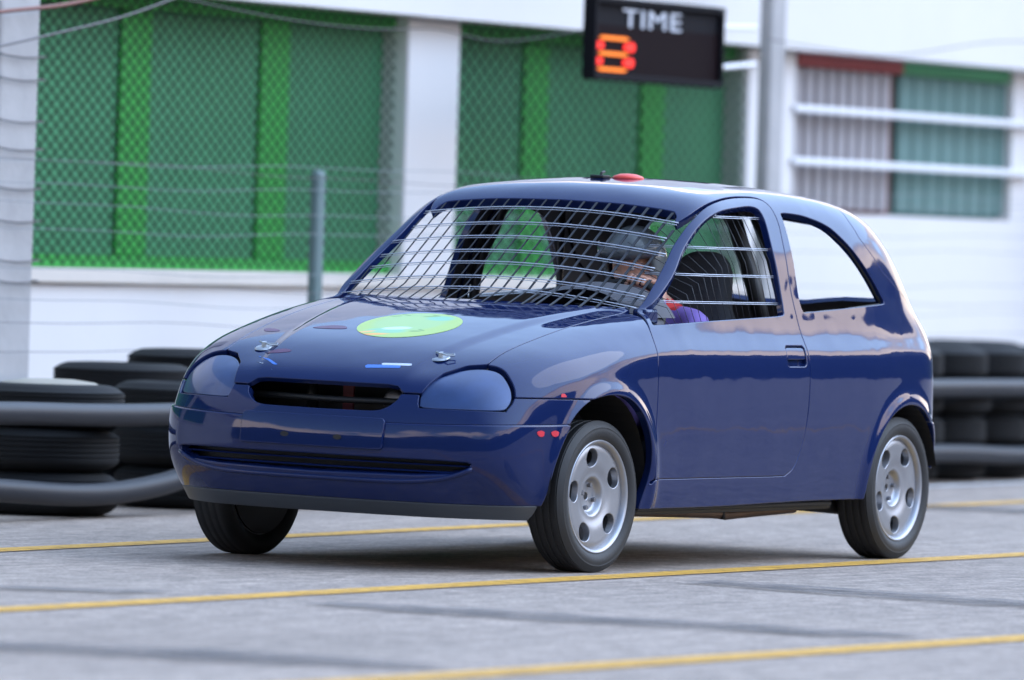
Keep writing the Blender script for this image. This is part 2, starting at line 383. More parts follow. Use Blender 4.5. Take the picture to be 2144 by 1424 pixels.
# horizontal strands: z on the fence plane, slight sag
for z,m in ((.905,M_dwire),(.99,M_galv),(.845,M_galv),(.74,M_dwire),(.62,M_dwire),(1.17,M_galv),(1.27,M_galv),(1.37,M_galv),(1.47,M_galv),(1.445,M_dwire)):
    mb=MB(); pts=[]
    ph=rng.random()*6
    for i in range(60):
        s=.2+18.4*i/59; pts.append(W(s,FO+.02,z+.018*math.sin(s*.9+ph)+.006*math.sin(s*3.1+ph)))
    mb.tube(pts,.0017,5); fpart(mb,'strand_wire',m)
for s,w,dp,zt,m in ((3.92,.36,.2,3.4,M_conc),(12.33,.2,.08,3.4,M_conc),(6.92,.09,.05,1.47,M_postb),(-.9,.3,.2,3.4,M_conc),(18.4,.3,.2,3.4,M_conc)):
    mb=MB(); wbox(mb,s-w/2,s+w/2,FO-.03-dp,FO-.03,0,zt,bev=.02); fpart(mb,'post',m)
# wire windings and a painted plate on the left post
mb=MB()
for z in (.93,1.02,1.19,1.33,1.5,1.62,1.80,1.9):
    pts=[]
    for i in range(17):
        q=2*math.pi*i/16; pts.append(W(3.92+.20*max(-1,min(1,1.4*math.cos(q))),FO-.135+.125*max(-1,min(1,1.4*math.sin(q))),z+.006*math.sin(3*q)))
    mb.tube(pts,.004,5,cap=False)
fpart(mb,'tie_wire',M_dwire)
# loose cables at the top of the frame
def cable(pts,r,m,label):
    mb=MB(); mb.tube([tuple(p) for p in crom(pts,8,False)],r,6); o=mb.build('cable',m,smooth=True); tag(o,label,'cable'); return o
M_cab=mat('black_cable',(.05,.045,.045),.6); M_cabr=mat('brown_cable',(.20,.08,.06),.6)
cable([W(2.9,FO+.05,2.02),W(3.7,FO+.05,2.09),W(4.3,FO+.05,2.15),W(5.2,FO+.05,2.30)],.009,M_cabr,'thick reddish brown cable rising from the left concrete post')
cable([W(3.3,FO+.09,1.90),W(4.0,FO+.09,2.0),W(4.7,FO+.09,2.11),W(5.4,FO+.09,2.26)],.005,M_dwire,'grey cable running just below the reddish brown one')
cable([W(4.8,FO+.06,2.23),W(6.2,FO+.06,2.155),W(7.2,FO+.06,2.14),W(7.9,FO+.06,2.165),W(8.8,FO+.06,2.14),W(10.4,FO+.06,2.32)],.0035,M_cab,'thin dark cable sagging across the white fascia left of the time board')
cable([W(12.0,FO+.06,2.26),W(12.9,FO+.06,2.235),W(13.8,FO+.06,2.24),W(15.2,FO+.06,2.36),W(16.5,FO+.06,2.4)],.003,M_cab,'thin dark cable on the white fascia right of the concrete post')
# ---------------------------------------------------------------- tyre barrier: every tyre a thing of its own
TR,TH=.305,.178
def make_tyre():
    m=MB(); pr=[(.175,.012),(.19,.0),(.245,.004),(.275,.016),(.295,.032)]
    for k in range(5):
        z=.045+k*.0205; pr+=[(.303,z),(.303,z+.013),(.2975,z+.0145),(.2975,z+.019)]
    pr+=[(.303,.1455),(.295,TH-.032),(.275,TH-.016),(.245,TH-.004),(.19,TH),(.175,TH-.012),(.178,TH-.03),(.25,TH-.03),(.27,.09),(.25,.03),(.178,.03)]
    m.lathe(pr,56,'z',close=True); return m.build('stacked_tyre',M_tyre,smooth=True,angle=38)
proto=make_tyre(); first=True
POSN=['bottom','second from the ground','third from the ground','topmost','fifth']
WHICH={}
def stack(s,off,n,where,sc_=1.0):
    global first
    for k in range(n):
        o=proto if first else proto.copy()
        if not first: link(o)
        first=False
        j=rng.normal(size=3)
        p=W(s+j[0]*.012,off+j[1]*.012,k*TH*sc_); o.location=p; o.rotation_euler=(0,0,rng.random()*6.28); o.scale=(1+.02*j[2],1+.02*j[2],sc_)
        lev={0:'bottom',n-1:'top'}.get(k,'second' if k==1 else 'third')
        tag(o,f'{lev} black tyre of the {where}','tyre','old black tyres stacked as a crash barrier')
    return o
t2=stack(2.46,-2.93,3,'sand-topped front stack')
f=MB(); f.lathe([(.001,TH+.020),(.10,TH+.017),(.18,TH+.006),(.215,TH-.008),(.215,TH-.06),(.001,TH-.06)],40,'z'); fo=f.build('sand_fill',M_sand,t2,smooth=True)
stack(3.80,-3.0,3,'front stack right beside the car nose')
stack(4.45,-2.93,3,'front stack hidden by the bonnet')
stack(4.09,-3.45,4,'back stack behind the sand-topped one',.84)
stack(4.80,-3.45,4,'taller back stack next to the headlight',.92)
stack(5.48,-3.45,4,'back stack hidden by the bonnet',.90)
for i,w in enumerate(('front stack hidden by the car tail','front stack touching the car tail','front stack right of the car tail','front stack at the right photo edge','front stack past the right edge')):
    stack(11.55+.64*i,-2.93,4,w,.97)
for i,w in enumerate(('back stack behind the car tail','back stack right of the car tail','back stack at the right photo edge')):
    stack(12.9+.64*i,-3.52,4,w,.99)
# the rest of the barrier, out of the photograph's sight behind the car
for i in range(10):
    s=5.12+.64*i
    for k in range(3):
        o=proto.copy(); link(o); j=rng.normal(size=2); o.location=W(s+j[0]*.012,-2.93+j[1]*.012,k*TH); o.rotation_euler=(0,0,rng.random()*6.28)
        tag(o,'black tyre of the barrier row behind the car','tyre','old black tyres stacked as a crash barrier')
M_hose2=M_hose
def pipe(pts,label):
    m=MB(); P=crom(pts,6,False); m.tube([tuple(p) for p in P],.047,14); o=m.build('barrier_pipe',M_hose2,smooth=True,angle=50)
    tag(o,label,'pipe','grey pipes strapped along the tyre barrier'); return o
PO=-2.57
pipe([W(-.5,PO,.44),W(.6,PO,.437),W(1.5,PO,.432),W(2.2,PO,.42),W(2.95,PO,.418),W(4.5,PO,.43),W(7,PO,.46),W(9.5,PO,.485),W(11.5,PO,.488),W(12.7,PO,.484),W(14.5,PO,.48)],'upper grey pipe running level along the front of the tyre barrier')
pipe([W(-.5,PO,.24),W(.6,PO,.17),W(1.5,PO,.125),W(2.0,PO,.103),W(2.4,PO,.102),W(2.8,PO,.128),W(3.15,PO,.172),W(3.6,PO,.215),W(4.2,PO,.24),W(6,PO,.2),W(9,PO,.17),W(11.5,PO,.158),W(12.7,PO,.132),W(14.5,PO,.15)],'lower grey pipe sagging near the ground along the tyre barrier')
# ---------------------------------------------------------------- time board
M_case=mat('black_case',(.006,.006,.009),.7,spec=.12); M_face=mat('smoked_red_panel',(.006,.0015,.003),.7,spec=.08); M_let=mat('pale_lettering',(.62,.64,.70),.6)
M_led=mat('lit_led_red',(.3,.02,.01),.5,emit=(1,.012,.006),es=.8); M_led2=mat('lit_led_amber',(.3,.1,.01),.5,emit=(1,.19,.0),es=.65)
TO=-3.55
def sz(px,py):
    """point of the board plane behind a photo pixel position"""
    d=_f+_R*((px-1072)/FPX)-_U*((py-712)/FPX); p0=Vector((0,TO,0)); c0=Vector((25.0996,14.1806,1.1968))
    P=c0+d*((p0-c0).dot(NN)/d.dot(NN)); return (P-p0).dot(U),P.z
sL,zt=sz(1240,-2); sR,_=sz(1509,8); _,zb=sz(1366,176)
zt=sz(1370,2)[1]
brd=empty('time_board',W((sL+sR)/2,TO,zb)); tag(brd,'black electronic board hung above the track fence, reading TIME over one lit digit','scoreboard')
BO=Vector(W((sL+sR)/2,TO,zb))
def dpart(mb,name,m,**k):
    mb.V=[tuple(Vector(v)-BO) for v in mb.V]; return mb.build(name,m,brd,**k)
b=MB(); wbox(b,sL,sR,TO-.05,TO,zb,zt,bev=.012)
for z in (zb+.004,zt-.034): wbox(b,sL-.006,sR+.006,TO-.01,TO+.03,z,z+.03,bev=.004)
for s in (sL-.006,sR-.024): wbox(b,s,s+.03,TO-.01,TO+.028,zb+.035,zt-.035,bev=.004)
dpart(b,'case',M_case)
b=MB(); s1a,z1a=sz(1232,165); s1b,z1b=sz(1500,78); wbox(b,sL+.026,sR-.026,TO+.001,TO+.004,z1a+.01,z1b+.012); dpart(b,'display',M_face)
# one lit seven-segment digit, an 8, slightly slanted
zl,zh=sz(1280,146)[1],sz(1280,80)[1]; a0,a1=sz(1239,110)[0],sz(1319,110)[0]; hh=zh-zl; th=.082
sl=lambda z:(z-zl)*.12
def seg(mb,pts): 
    n=len(pts); k=[(s+sl(z),z) for s,z in pts]
    mb.add([W(s,TO+.006,z) for s,z in k]+[W(s,TO+.012,z) for s,z in k],[tuple(range(n))[::-1],tuple(range(n,2*n))]+[(i,(i+1)%n,n+(i+1)%n,n+i) for i in range(n)])
mid=(zl+zh)/2; g_=.003
for z in (zl,mid,zh):
    d_=MB(); seg(d_,[(a0+th*.6,z),(a0+th*1.1,z+.009),(a1-th*1.1,z+.009),(a1-th*.6,z),(a1-th*1.1,z-.009),(a0+th*1.1,z-.009)]); dpart(d_,'lit_digit_bar',M_led2)
for (za,zb_) in ((zl,mid),(mid,zh)):
    for s,dr in ((a0,1),(a1,-1)):
        d_=MB(); seg(d_,[(s,za+g_+.012),(s+dr*th*1.25,za+.021+g_),(s+dr*th*1.25,zb_-.021-g_),(s,zb_-g_-.012),(s-dr*th*.25,zb_-.03),(s-dr*th*.25,za+.03)]); dpart(d_,'lit_digit_stroke',M_led)
# lettering
cu=bpy.data.curves.new('t','FONT'); cu.body='TIME'; cu.size=1; cu.extrude=.01; cu.space_character=1.08
to=bpy.data.objects.new('t',cu); C.objects.link(to); dgp=bpy.context.evaluated_depsgraph_get(); dgp.update()
tm=bpy.data.meshes.new_from_object(to.evaluated_get(dgp)); bpy.data.objects.remove(to)
xs=[v.co.x for v in tm.vertices]; ys=[v.co.y for v in tm.vertices]
la,lt=sz(1303,24); lb,lz=sz(1424,63); lt=sz(1366,24)[1]; lz=sz(1366,62)[1]
for v in tm.vertices:
    s=la+(v.co.x-min(xs))/(max(xs)-min(xs))*(lb-la); z=lz+(v.co.y-min(ys))/(max(ys)-min(ys))*(lt-lz)
    v.co=Vector(W(s,TO+.003+(.003 if v.co.z>0 else 0),z))-BO
tm.materials.clear(); tm.materials.append(M_let); tm.name='lettering'
link(bpy.data.objects.new('lettering',tm),brd)
b=MB()
b.tube([W(sR-.05,TO-.1,zb+.12),W(sR+.25,TO-.15,zb+.11),W(11.98,FO-.02,zb+.16)],.014,8)
b.tube([W(sR-.05,TO-.1,zt-.1),W(11.98,FO-.02,zt-.06)],.014,8)
dpart(b,'bracket',M_bar)
# ---------------------------------------------------------------- the race car
BROLL=rad(-.8)
def T(v):
    c,s=math.cos(BROLL),math.sin(BROLL); return (v[0],v[1]*c-v[2]*s,v[1]*s+v[2]*c)
def TA(P):
    c,s=math.cos(BROLL),math.sin(BROLL); P=np.asarray(P); return np.stack([P[:,0],P[:,1]*c-P[:,2]*s,P[:,1]*s+P[:,2]*c],1)
def wavy(m,amp=.0007,sc_=2.6,r0=.16,r1=.30):
    """slightly uneven, repaired panels: long soft ripples in the clear coat, and a dulled film of dust in patches"""
    n=m.node_tree; b=n.nodes['Principled BSDF']; t=n.nodes.new('ShaderNodeTexCoord')
    z=n.nodes.new('ShaderNodeTexNoise'); z.inputs['Scale'].default_value=sc_; z.inputs['Detail'].default_value=2.5; z.inputs['Roughness'].default_value=.45; n.links.new(t.outputs['Object'],z.inputs['Vector'])
    p=n.nodes.new('ShaderNodeBump'); p.inputs['Strength'].default_value=1; p.inputs['Distance'].default_value=amp*10; n.links.new(z.outputs[0],p.inputs['Height'])
    n.links.new(p.outputs[0],b.inputs['Normal']); n.links.new(p.outputs[0],b.inputs['Coat Normal'])
    z2=n.nodes.new('ShaderNodeTexNoise'); z2.inputs['Scale'].default_value=5; z2.inputs['Detail'].default_value=8; z2.inputs['Roughness'].default_value=.65; n.links.new(t.outputs['Object'],z2.inputs['Vector'])
    for inp,a0,a1 in (('Roughness',r0,r1),('Coat Roughness',.015,.10)):
        q=n.nodes.new('ShaderNodeMapRange'); q.inputs[1].default_value=.4; q.inputs[2].default_value=.75; q.inputs[3].default_value=a0; q.inputs[4].default_value=a1; n.links.new(z2.outputs[0],q.inputs[0]); n.links.new(q.outputs[0],b.inputs[inp])
M_paint=mat('deep_blue_paint',(.007,.016,.074),.20,metal=.06,spec=0,coat=1,coat_ior=1.41)
wavy(M_paint)
M_paint2=mat('thin_blue_overspray',(.022,.050,.15),.35,metal=.3,var=.2,vscale=14,coat=.7,coat_ior=1.6)
M_in=mat('bare_dark_interior',(.055,.053,.062),.7)
M_blk=mat('black_plastic',(.010,.010,.011),.55)
M_lip=mat('grey_black_plastic_lip',(.042,.050,.062),.42)
M_rub=mat('car_tyre_rubber',(.016,.016,.017),.62,bump=.1,bscale=60)
M_alloy=mat('silver_alloy',(.34,.345,.37),.42,metal=.8,var=.10,vscale=9)
M_alloyd=mat('dirty_alloy',(.20,.20,.215),.5,metal=.7)
M_wire=mat('window_grille_wire',(.55,.58,.66),.35,metal=.5)
M_wirev=mat('window_grille_upright',(.012,.012,.016),.5)
M_seat=mat('black_seat_cloth',(.028,.028,.032),.9,bump=.2,bscale=90)
M_steel=mat('roll_cage_tube',(.014,.014,.018),.4)
M_pin=mat('bright_steel_pin',(.42,.44,.46),.4,metal=.8)
M_exh=mat('rusty_exhaust',(.16,.10,.065),.42,metal=.7,var=.4,vscale=9)
M_reds=mat('red_tape',(.62,.02,.04),.5)
M_greyd=mat('grey_dashboard',(.10,.10,.115),.8,var=.1)
M_lamp=mat('pale_lamp_plastic',(.42,.40,.42),.2)
MP,MQ=None,None
def build_master():
    h=.0105
    P,Q=surfnet((-3.09,-.8505,.195),(.82,.86,1.47),h)
    P=project(P,4); return P,Q
def surfnet(lo,hi,h,F=F):
    xs=[lo[i]+h*np.arange(int((hi[i]-lo[i])/h)+2) for i in range(3)]
    n=tuple(len(x) for x in xs); V=np.empty(n,np.float32)
    s=4
    cx=[x[::s] for x in xs]; cx=[np.append(c,c[-1]+h*s) for c in cx]
    CX=np.meshgrid(*cx,indexing='ij'); cv=F(*CX)
    near=np.abs(cv)<.085
    B=near.copy()
    for ax in range(3):
        B[tuple(slice(0,-1) if a==ax else slice(None) for a in range(3))]|=B[tuple(slice(1,None) if a==ax else slice(None) for a in range(3))]
    ii=[np.arange(k)//s for k in n]
    V[:]=cv[np.ix_(*ii)]; msk=B[np.ix_(*ii)]
    idx=np.argwhere(msk)
    for k in range(0,len(idx),400000):
        I=idx[k:k+400000]; V[tuple(I.T)]=F(xs[0][I[:,0]],xs[1][I[:,1]],xs[2][I[:,2]])
    S=V<0
    cell=np.zeros(tuple(k-1 for k in n),np.int8)
    for a in (0,1):
        for b in (0,1):
            for c in (0,1): cell+=S[a:n[0]-1+a,b:n[1]-1+b,c:n[2]-1+c]
    act=(cell>0)&(cell<8); ids=-np.ones(act.shape,np.int64); I=np.argwhere(act); ids[act]=np.arange(len(I))
    P=np.zeros((len(I),3)); Cn=np.zeros(len(I))
    for o in [(a,b,c) for a in (0,1) for b in (0,1) for c in (0,1)]:
        for ax in range(3):
            if o[ax]: continue
            o2=list(o); o2[ax]=1
            va=V[tuple((I+o).T)]; vb=V[tuple((I+o2).T)]; m=(va<0)!=(vb<0)
            t=np.where(m,va/np.where(m,va-vb,1),0); p=(I+np.array(o)).astype(float); p[:,ax]+=t; P[m]+=p[m]; Cn[m]+=1
    P=P/Cn[:,None]*h+np.array([x[0] for x in xs]); faces=[]
    for ax in range(3):
        b,c=(ax+1)%3,(ax+2)%3; s0=[slice(None)]*3; s1=[slice(None)]*3; s0[ax]=slice(0,n[ax]-1); s1[ax]=slice(1,n[ax])
        E=np.argwhere(S[tuple(s0)]!=S[tuple(s1)])
        E=E[(E[:,b]>0)&(E[:,c]>0)&(E[:,b]<n[b]-1)&(E[:,c]<n[c]-1)]; q=[]
        for db,dc in ((-1,-1),(0,-1),(0,0),(-1,0)):
            e=E.copy(); e[:,b]+=db; e[:,c]+=dc; q.append(ids[tuple(e.T)])
        q=np.stack(q,1); fl=~S[tuple(E.T)]; q[fl]=q[fl][:,::-1]; faces.append(q)
    Q=np.concatenate(faces); return P,Q[(Q>=0).all(1)]
MP,MQ=build_master()
G=grad(*MP.T)
# winding check: the faces' normals must point along the field's gradient
q=MQ[:2000]; nn=np.cross(MP[q[:,2]]-MP[q[:,0]],MP[q[:,3]]-MP[q[:,1]])
if (nn*G[q[:,0]]).sum()<0: MQ=MQ[:,::-1]
def clip(piece,g):
    """keep where g(P)<0; piece = (P, quads, polygon list)"""
    P,Q,L=piece; v=g(P); v=np.where(np.abs(v)<1e-6,1e-6,v)
    ins=v<0; Lo=[]; newP=[]; cache={}; N=len(P)
    def cut(a,b):
        k=(a,b) if a<b else (b,a)
        if k not in cache:
            t=v[k[0]]/(v[k[0]]-v[k[1]]); newP.append(P[k[0]]+(P[k[1]]-P[k[0]])*t); cache[k]=N+len(newP)-1
        return cache[k]
    c=ins[Q].sum(1) if len(Q) else np.zeros(0)
    mixed=[list(map(int,f)) for f in Q[(c>0)&(c<4)]] if len(Q) else []
    Qo=Q[c==4] if len(Q) else Q
    for f in mixed+L:
        s=[ins[i] for i in f]
        if all(s): Lo.append(f); continue
        if not any(s): continue
        o=[]
        for i in range(len(f)):
            a,b=f[i-1],f[i]
            if ins[a]!=ins[b]: o.append(cut(a,b))
            if ins[b]: o.append(b)
        if len(o)>2: Lo.append(o)
    P2=np.concatenate([P,np.array(newP)]) if newP else P
    used=np.zeros(len(P2),bool); used[Qo.ravel()]=True
    for f in Lo: used[f]=True
    m=-np.ones(len(P2),int); m[used]=np.arange(used.sum())
    return P2[used],m[Qo],[[int(m[i]) for i in f] for f in Lo]
def cut(piece,*gs):
    for g in gs: piece=clip(piece,g)
    return piece
def clean(P,faces):
    """weld slivers closer than a third of a millimetre"""
    key={}; m=np.zeros(len(P),int); K=np.round(P/4e-4).astype(int)
    for i,k in enumerate(map(tuple,K)): m[i]=key.setdefault(k,i)
    o=[]
    for f in faces:
        g=[]
        for i in f:
            j=m[i]
            if not g or g[-1]!=j: g.append(j)
        if len(g)>1 and g[0]==g[-1]: g.pop()
        if len(set(g))==len(g)>2: o.append(g)
    return o
def finish(name,piece,m,parent,off=0.,flange=.018,rnd=.0025,inner=None,N=None,tf=True,innerd=.024,innerm=None):
    P,Q,L=piece; faces=[list(map(int,f)) for f in Q]+L
    if N is None: N=grad(*P.T)
    faces=clean(P,faces)
    P=P+N*off; edges={}
    for f in faces:
        for i in range(len(f)): edges[(f[i-1],f[i])]=1
    bd=[e for e in edges if (e[1],e[0]) not in edges]
    t=np.zeros_like(P)
    for a,b in bd:
        x=np.cross(P[b]-P[a],N[a]+N[b]); t[a]+=x; t[b]+=x
    bv=sorted({i for e in bd for i in e}); t=t[bv]; nb=N[bv]; pb=P[bv]
    t-=nb*(t*nb).sum(1)[:,None]; t/=np.maximum(np.linalg.norm(t,axis=1),1e-9)[:,None]
    V=[P]; NN_=[N]; base=len(P); idx={v:i for i,v in enumerate(bv)}; rings=[bv]
    mi=[0]*len(faces)
    angs=[30,60,90] if rnd>0 else []
    for th_ in angs+[None]:
        if th_ is None:
            pp=pb+(rnd*(t-nb) if rnd>0 else 0)-nb*flange; no=t
        else:
            a=rad(th_); pp=pb+rnd*(math.sin(a)*t-(1-math.cos(a))*nb); no=math.cos(a)*nb+math.sin(a)*t
        V.append(pp); NN_.append(no); rings.append(list(range(base,base+len(bv)))); base+=len(bv)
    if rnd<=0:  # hard edge: own copy of the rim for the flange
        V.append(pb); NN_.append(t); rings.insert(1,list(range(base,base+len(bv)))); base+=len(bv); rings=rings[1:]
    for r0,r1 in zip(rings[:-1],rings[1:]):
        for a,b in bd:
            ia,ib=idx[a],idx[b]; faces.append([r0[ib],r0[ia],r1[ia],r1[ib]]); mi.append(0)
    if innerd and inner is not None:
        sel=[f for f in faces[:len(mi)] if max(f)<len(P) and inner(P[f].mean(0))]
        V.append(P-N*innerd); NN_.append(-N)
        for f in sel: faces.append([i+base for i in f[::-1]]); mi.append(1)
        base+=len(P)
    V=np.concatenate(V); NN_=np.concatenate(NN_)
    if tf: V=TA(V); NN_=TA(NN_)
    used=sorted({i for f in faces for i in f}); mm={v:i for i,v in enumerate(used)}
    return mesh_obj(name,V[used],[[mm[i] for i in f] for f in faces],m,parent,True,mi=mi,normals=NN_[used],mats=[m,innerm or M_in])
full=(MP,MQ,[])
A=lambda P:np.abs(P[:,1])
door_p=crom([(-.345,.345),(-.343,.6),(-.345,.76),(-.362,.86),(-.405,.912),(-.50,.955),(-.615,1.030),(-.735,1.112),(-.878,1.210),(-1.004,1.287),(-1.125,1.337),(-1.28,1.364),(-1.45,1.375),(-1.575,1.365),(-1.597,1.30),(-1.568,1.19),(-1.548,1.05),(-1.552,.93),(-1.562,.80),(-1.560,.6),(-1.535,.48),(-1.49,.385),(-1.43,.350),(-1.36,.343),(-.9,.343),(-.37,.343)],4)
dwin_p=crom([(-.42,.905),(-.55,.975),(-.704,1.072),(-.86,1.183),(-1.01,1.272),(-1.15,1.318),(-1.321,1.338),(-1.455,1.343),(-1.497,1.313),(-1.475,1.19),(-1.468,1.058),(-1.458,.955),(-1.43,.936),(-1.2,.926),(-.872,.914),(-.6,.903),(-.46,.898)],4)
qwin_p=crom([(-1.655,1.322),(-1.75,1.322),(-1.86,1.312),(-2.0,1.282),(-2.09,1.236),(-2.175,1.175),(-2.268,1.088),(-2.33,1.02),(-2.345,.994),(-2.31,.985),(-1.983,.967),(-1.68,.952),(-1.612,.955),(-1.603,1.03),(-1.622,1.18),(-1.643,1.30)],4)
archF=crom([(.41,.05),(.385,.22),(.362,.36),(.325,.47),(.262,.567),(.18,.625),(.09,.648),(-.012,.652),(-.12,.634),(-.22,.577),(-.29,.49),(-.318,.40),(-.312,.32),(-.285,.22),(-.27,.05)],5)
archR=crom([(-2.09,.05),(-2.085,.25),(-2.105,.37),(-2.15,.47),(-2.23,.548),(-2.33,.594),(-2.443,.608),(-2.56,.592),(-2.66,.54),(-2.735,.45),(-2.775,.34),(-2.79,.05)],5)
ws_p=crom([(0,.958),(.3,.956),(.55,.955),(.598,.962),(.597,1.0),(.575,1.088),(.543,1.2),(.515,1.28),(.496,1.303),(.455,1.316),(.25,1.333),(0,1.338)],4,False)
ws_p=np.concatenate([ws_p,np.array([(-.05,1.338),(-.05,.958)])])
rw_p=crom([(-.05,1.0),(.3,1.0),(.49,1.005),(.52,1.03),(.50,1.14),(.46,1.25),(.43,1.285),(.3,1.30),(-.05,1.305)],4)
hl_p=crom([(.407,.588),(.386,.606),(.384,.652),(.411,.70),(.470,.731),(.541,.739),(.604,.725),(.654,.684),(.678,.640),(.677,.603),(.655,.589),(.54,.587)],4)
gr_p=np.array([(-.05,.655),(.20,.655),(.27,.652),(.300,.644),(.314,.629),(.308,.607),(.285,.584),(.255,.569),(.22,.564),(-.05,.562)])
in_p=np.array([(-.05,.412),(.50,.411),(.585,.408),(.60,.40),(.592,.378),(.57,.362),(.52,.352),(.4,.344),(-.05,.338)])
S_door=lambda P:sdp(P[:,0],P[:,2],door_p)
S_dwin=lambda P:sdp(P[:,0],P[:,2],dwin_p)
S_qwin=lambda P:sdp(P[:,0],P[:,2],qwin_p)
S_arch=lambda P:np.where(A(P)>.5,np.minimum(sdp(P[:,0],P[:,2],archF),sdp(P[:,0],P[:,2],archR)),1)
S_ws=lambda P:np.where((P[:,0]>-1.4)&(P[:,0]<.2),np.maximum(sdp(A(P),P[:,2],ws_p),P[:,0]+.40),1)
S_rw=lambda P:np.where(P[:,0]<-2.2,sdp(A(P),P[:,2],rw_p),1)
S_hl=lambda P:np.where(P[:,0]>.1,sdp(A(P),P[:,2],hl_p),1)
S_gr=lambda P:np.where(P[:,0]>.4,sdp(A(P),P[:,2],gr_p),1)
S_in=lambda P:np.where(P[:,0]>.4,sdp(A(P),P[:,2],in_p),1)
he=spl([-.6,-.44,-.09,.196,.40,.50,.7],[.60,.592,.572,.552,.54,.54,.54])
zf=lambda a:np.interp(a,[0,.25,.292,.316,.384,.39,.412,.47,.541,.6],[.657,.657,.652,.632,.632,.655,.702,.733,.742,.742])
# bonnet: positive outside
S_hood=lambda P:np.where(P[:,2]>.6,np.maximum(np.maximum(A(P)-he(P[:,0]),(zf(A(P))-P[:,2])*.8),(-.415+.16*(A(P)/.6)**2*-1+.06)-P[:,0]),.5)
seamz=lambda a:np.interp(a,[0,.384,.386,.677,.68,.9],[.632,.632,.586,.586,.634,.634])
zs=lambda a:.524+.018*(a/.78)**3
S_bumU=lambda P:np.where(P[:,0]>.05,np.maximum(P[:,2]-seamz(A(P)),zs(A(P))-P[:,2]),.5)
S_bumL=lambda P:np.where(P[:,0]>.05,np.maximum(P[:,2]-zs(A(P)),.254-P[:,2]),.5)
S_lip=lambda P:np.where(P[:,0]>.05,np.maximum(P[:,2]-.252,.207-P[:,2]),.5)
S_front=lambda P:np.where(P[:,0]>.05,P[:,2]-seamz(A(P)),.5)          # all of the bumper zone
xt=lambda z:np.interp(z,[.5,.6,.99,1.11,1.235,1.30,1.42],[-2.84,-2.79,-2.62,-2.39,-2.25,-2.22,-2.20])
S_tail=lambda P:np.maximum(P[:,0]-xt(P[:,2]),.54-P[:,2])
S_rbum=lambda P:np.maximum(P[:,0]+2.60,P[:,2]-.535)
S_tl=lambda P:np.where(P[:,0]<-2.5,np.maximum(np.maximum(.565-P[:,2],P[:,2]-.83),np.maximum(.62-A(P),P[:,0]+2.80)),.5)
gp=.0045
keep=lambda S,d=0:(lambda P:S(P)+d)      # inside S
drop=lambda S,d=0:(lambda P:d-S(P))      # outside S
zb_=lambda P:.238+.012*sstep(-.6,-1.9,P[:,0])-P[:,2]
car=empty('race_car'); tag(car,'deep blue three-door hatchback race car with a wire grille for a windscreen','car')
cab=lambda p:(p[0]<-.35 and p[2]>.5)
body=cut(full,drop(S_arch),zb_,drop(S_door,gp),drop(S_qwin),drop(S_ws),drop(S_hood,gp),drop(S_gr),drop(S_front,gp),drop(S_hl,.006),drop(S_tail,gp),drop(S_rbum,gp),drop(S_tl,.003))
finish('body',body,M_paint,car,flange=.028,rnd=.004,inner=cab)
bon=cut(full,keep(S_hood,gp)); hood_o=finish("bonnet",bon,M_paint,car)
upper=cut(full,keep(S_bumU,gp),drop(S_gr),drop(S_arch),drop(S_hl,.004)); bum=finish('front_bumper',upper,M_paint,car,flange=.03)
lower=cut(full,keep(S_bumL,gp*1.4),drop(S_in),drop(S_arch)); finish('bumper_skin',lower,M_paint,bum,off=.010,rnd=.008,flange=.03)
lip=cut(full,keep(S_lip),drop(S_arch,.01)); finish('lip_spoiler',lip,M_lip,bum,off=.010,rnd=.004,flange=.03)
plate=cut(full,lambda P:np.where(P[:,0]>.4,np.maximum(A(P)-.285,np.maximum(.434-P[:,2],P[:,2]-.533)),1)); pl=finish('number_plate_mount',plate,M_paint,bum,off=.021,rnd=.004,flange=.02)
for yy in (-.098,.118):
    b=MB(); b.lathe([(.001,.001),(.013,.001),(.013,-.002),(.001,-.002)],16,'z')
    x0=.78
    for _ in range(60):
        if F(np.array(x0),np.array(yy),np.array(.468))>0: x0-=.004
    o=b.build('bolt_hole',M_blk,bum,T=lambda v:T((x0+.0235+v[2]*.5,yy+v[0]*1.3,.468+v[1]*.7)))
# slats and darkness behind the intakes
def fx(y,z,off=0):
    y=np.asarray(y,float); a=np.full(y.shape,-.2); b=np.full(y.shape,.8); z=np.full(y.shape,z)
    for _ in range(30):
        m=(a+b)/2; s=F(m,y,z)<0; a=np.where(s,m,a); b=np.where(s,b,m)
    return a+off
b=MB(); pts=[]
for y in np.linspace(-.60,.60,61):
    z=.322+.058*(abs(y)/.60)**6; pts.append((float(fx(y,z))+.0085,y,z))
b.tube(pts,.0095,10); b.build('intake_bead',M_paint,bum,smooth=True,T=T)
for z in (.362,.386):
    ys=np.linspace(-.585,.585,41); xx=fx(ys,z)-.012; b=MB()
    V=[];Fc=[]
    for y,x in zip(ys,xx):
        for dx,dz in ((.004,-.001),(.0,.0035),(-.022,.006),(-.022,-.001)): V.append((x+dx,y,z+dz))
    for i in range(40):
        for j in range(4): Fc.append((i*4+j,i*4+(j+1)%4,(i+1)*4+(j+1)%4,(i+1)*4+j))
    b.add(V,Fc); b.build('intake_slat',M_paint,bum,smooth=True,angle=40,T=T)
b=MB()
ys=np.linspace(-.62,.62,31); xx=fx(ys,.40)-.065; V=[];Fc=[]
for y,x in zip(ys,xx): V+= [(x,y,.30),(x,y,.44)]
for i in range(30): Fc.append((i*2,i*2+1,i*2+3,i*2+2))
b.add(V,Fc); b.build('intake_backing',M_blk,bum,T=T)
b=MB(); b.box((.30,-.50,.44),(.42,.50,.72)); b.box((-.3,-.55,.25),(.30,.55,.60)); b.build('engine_bay',M_blk,car,T=T)
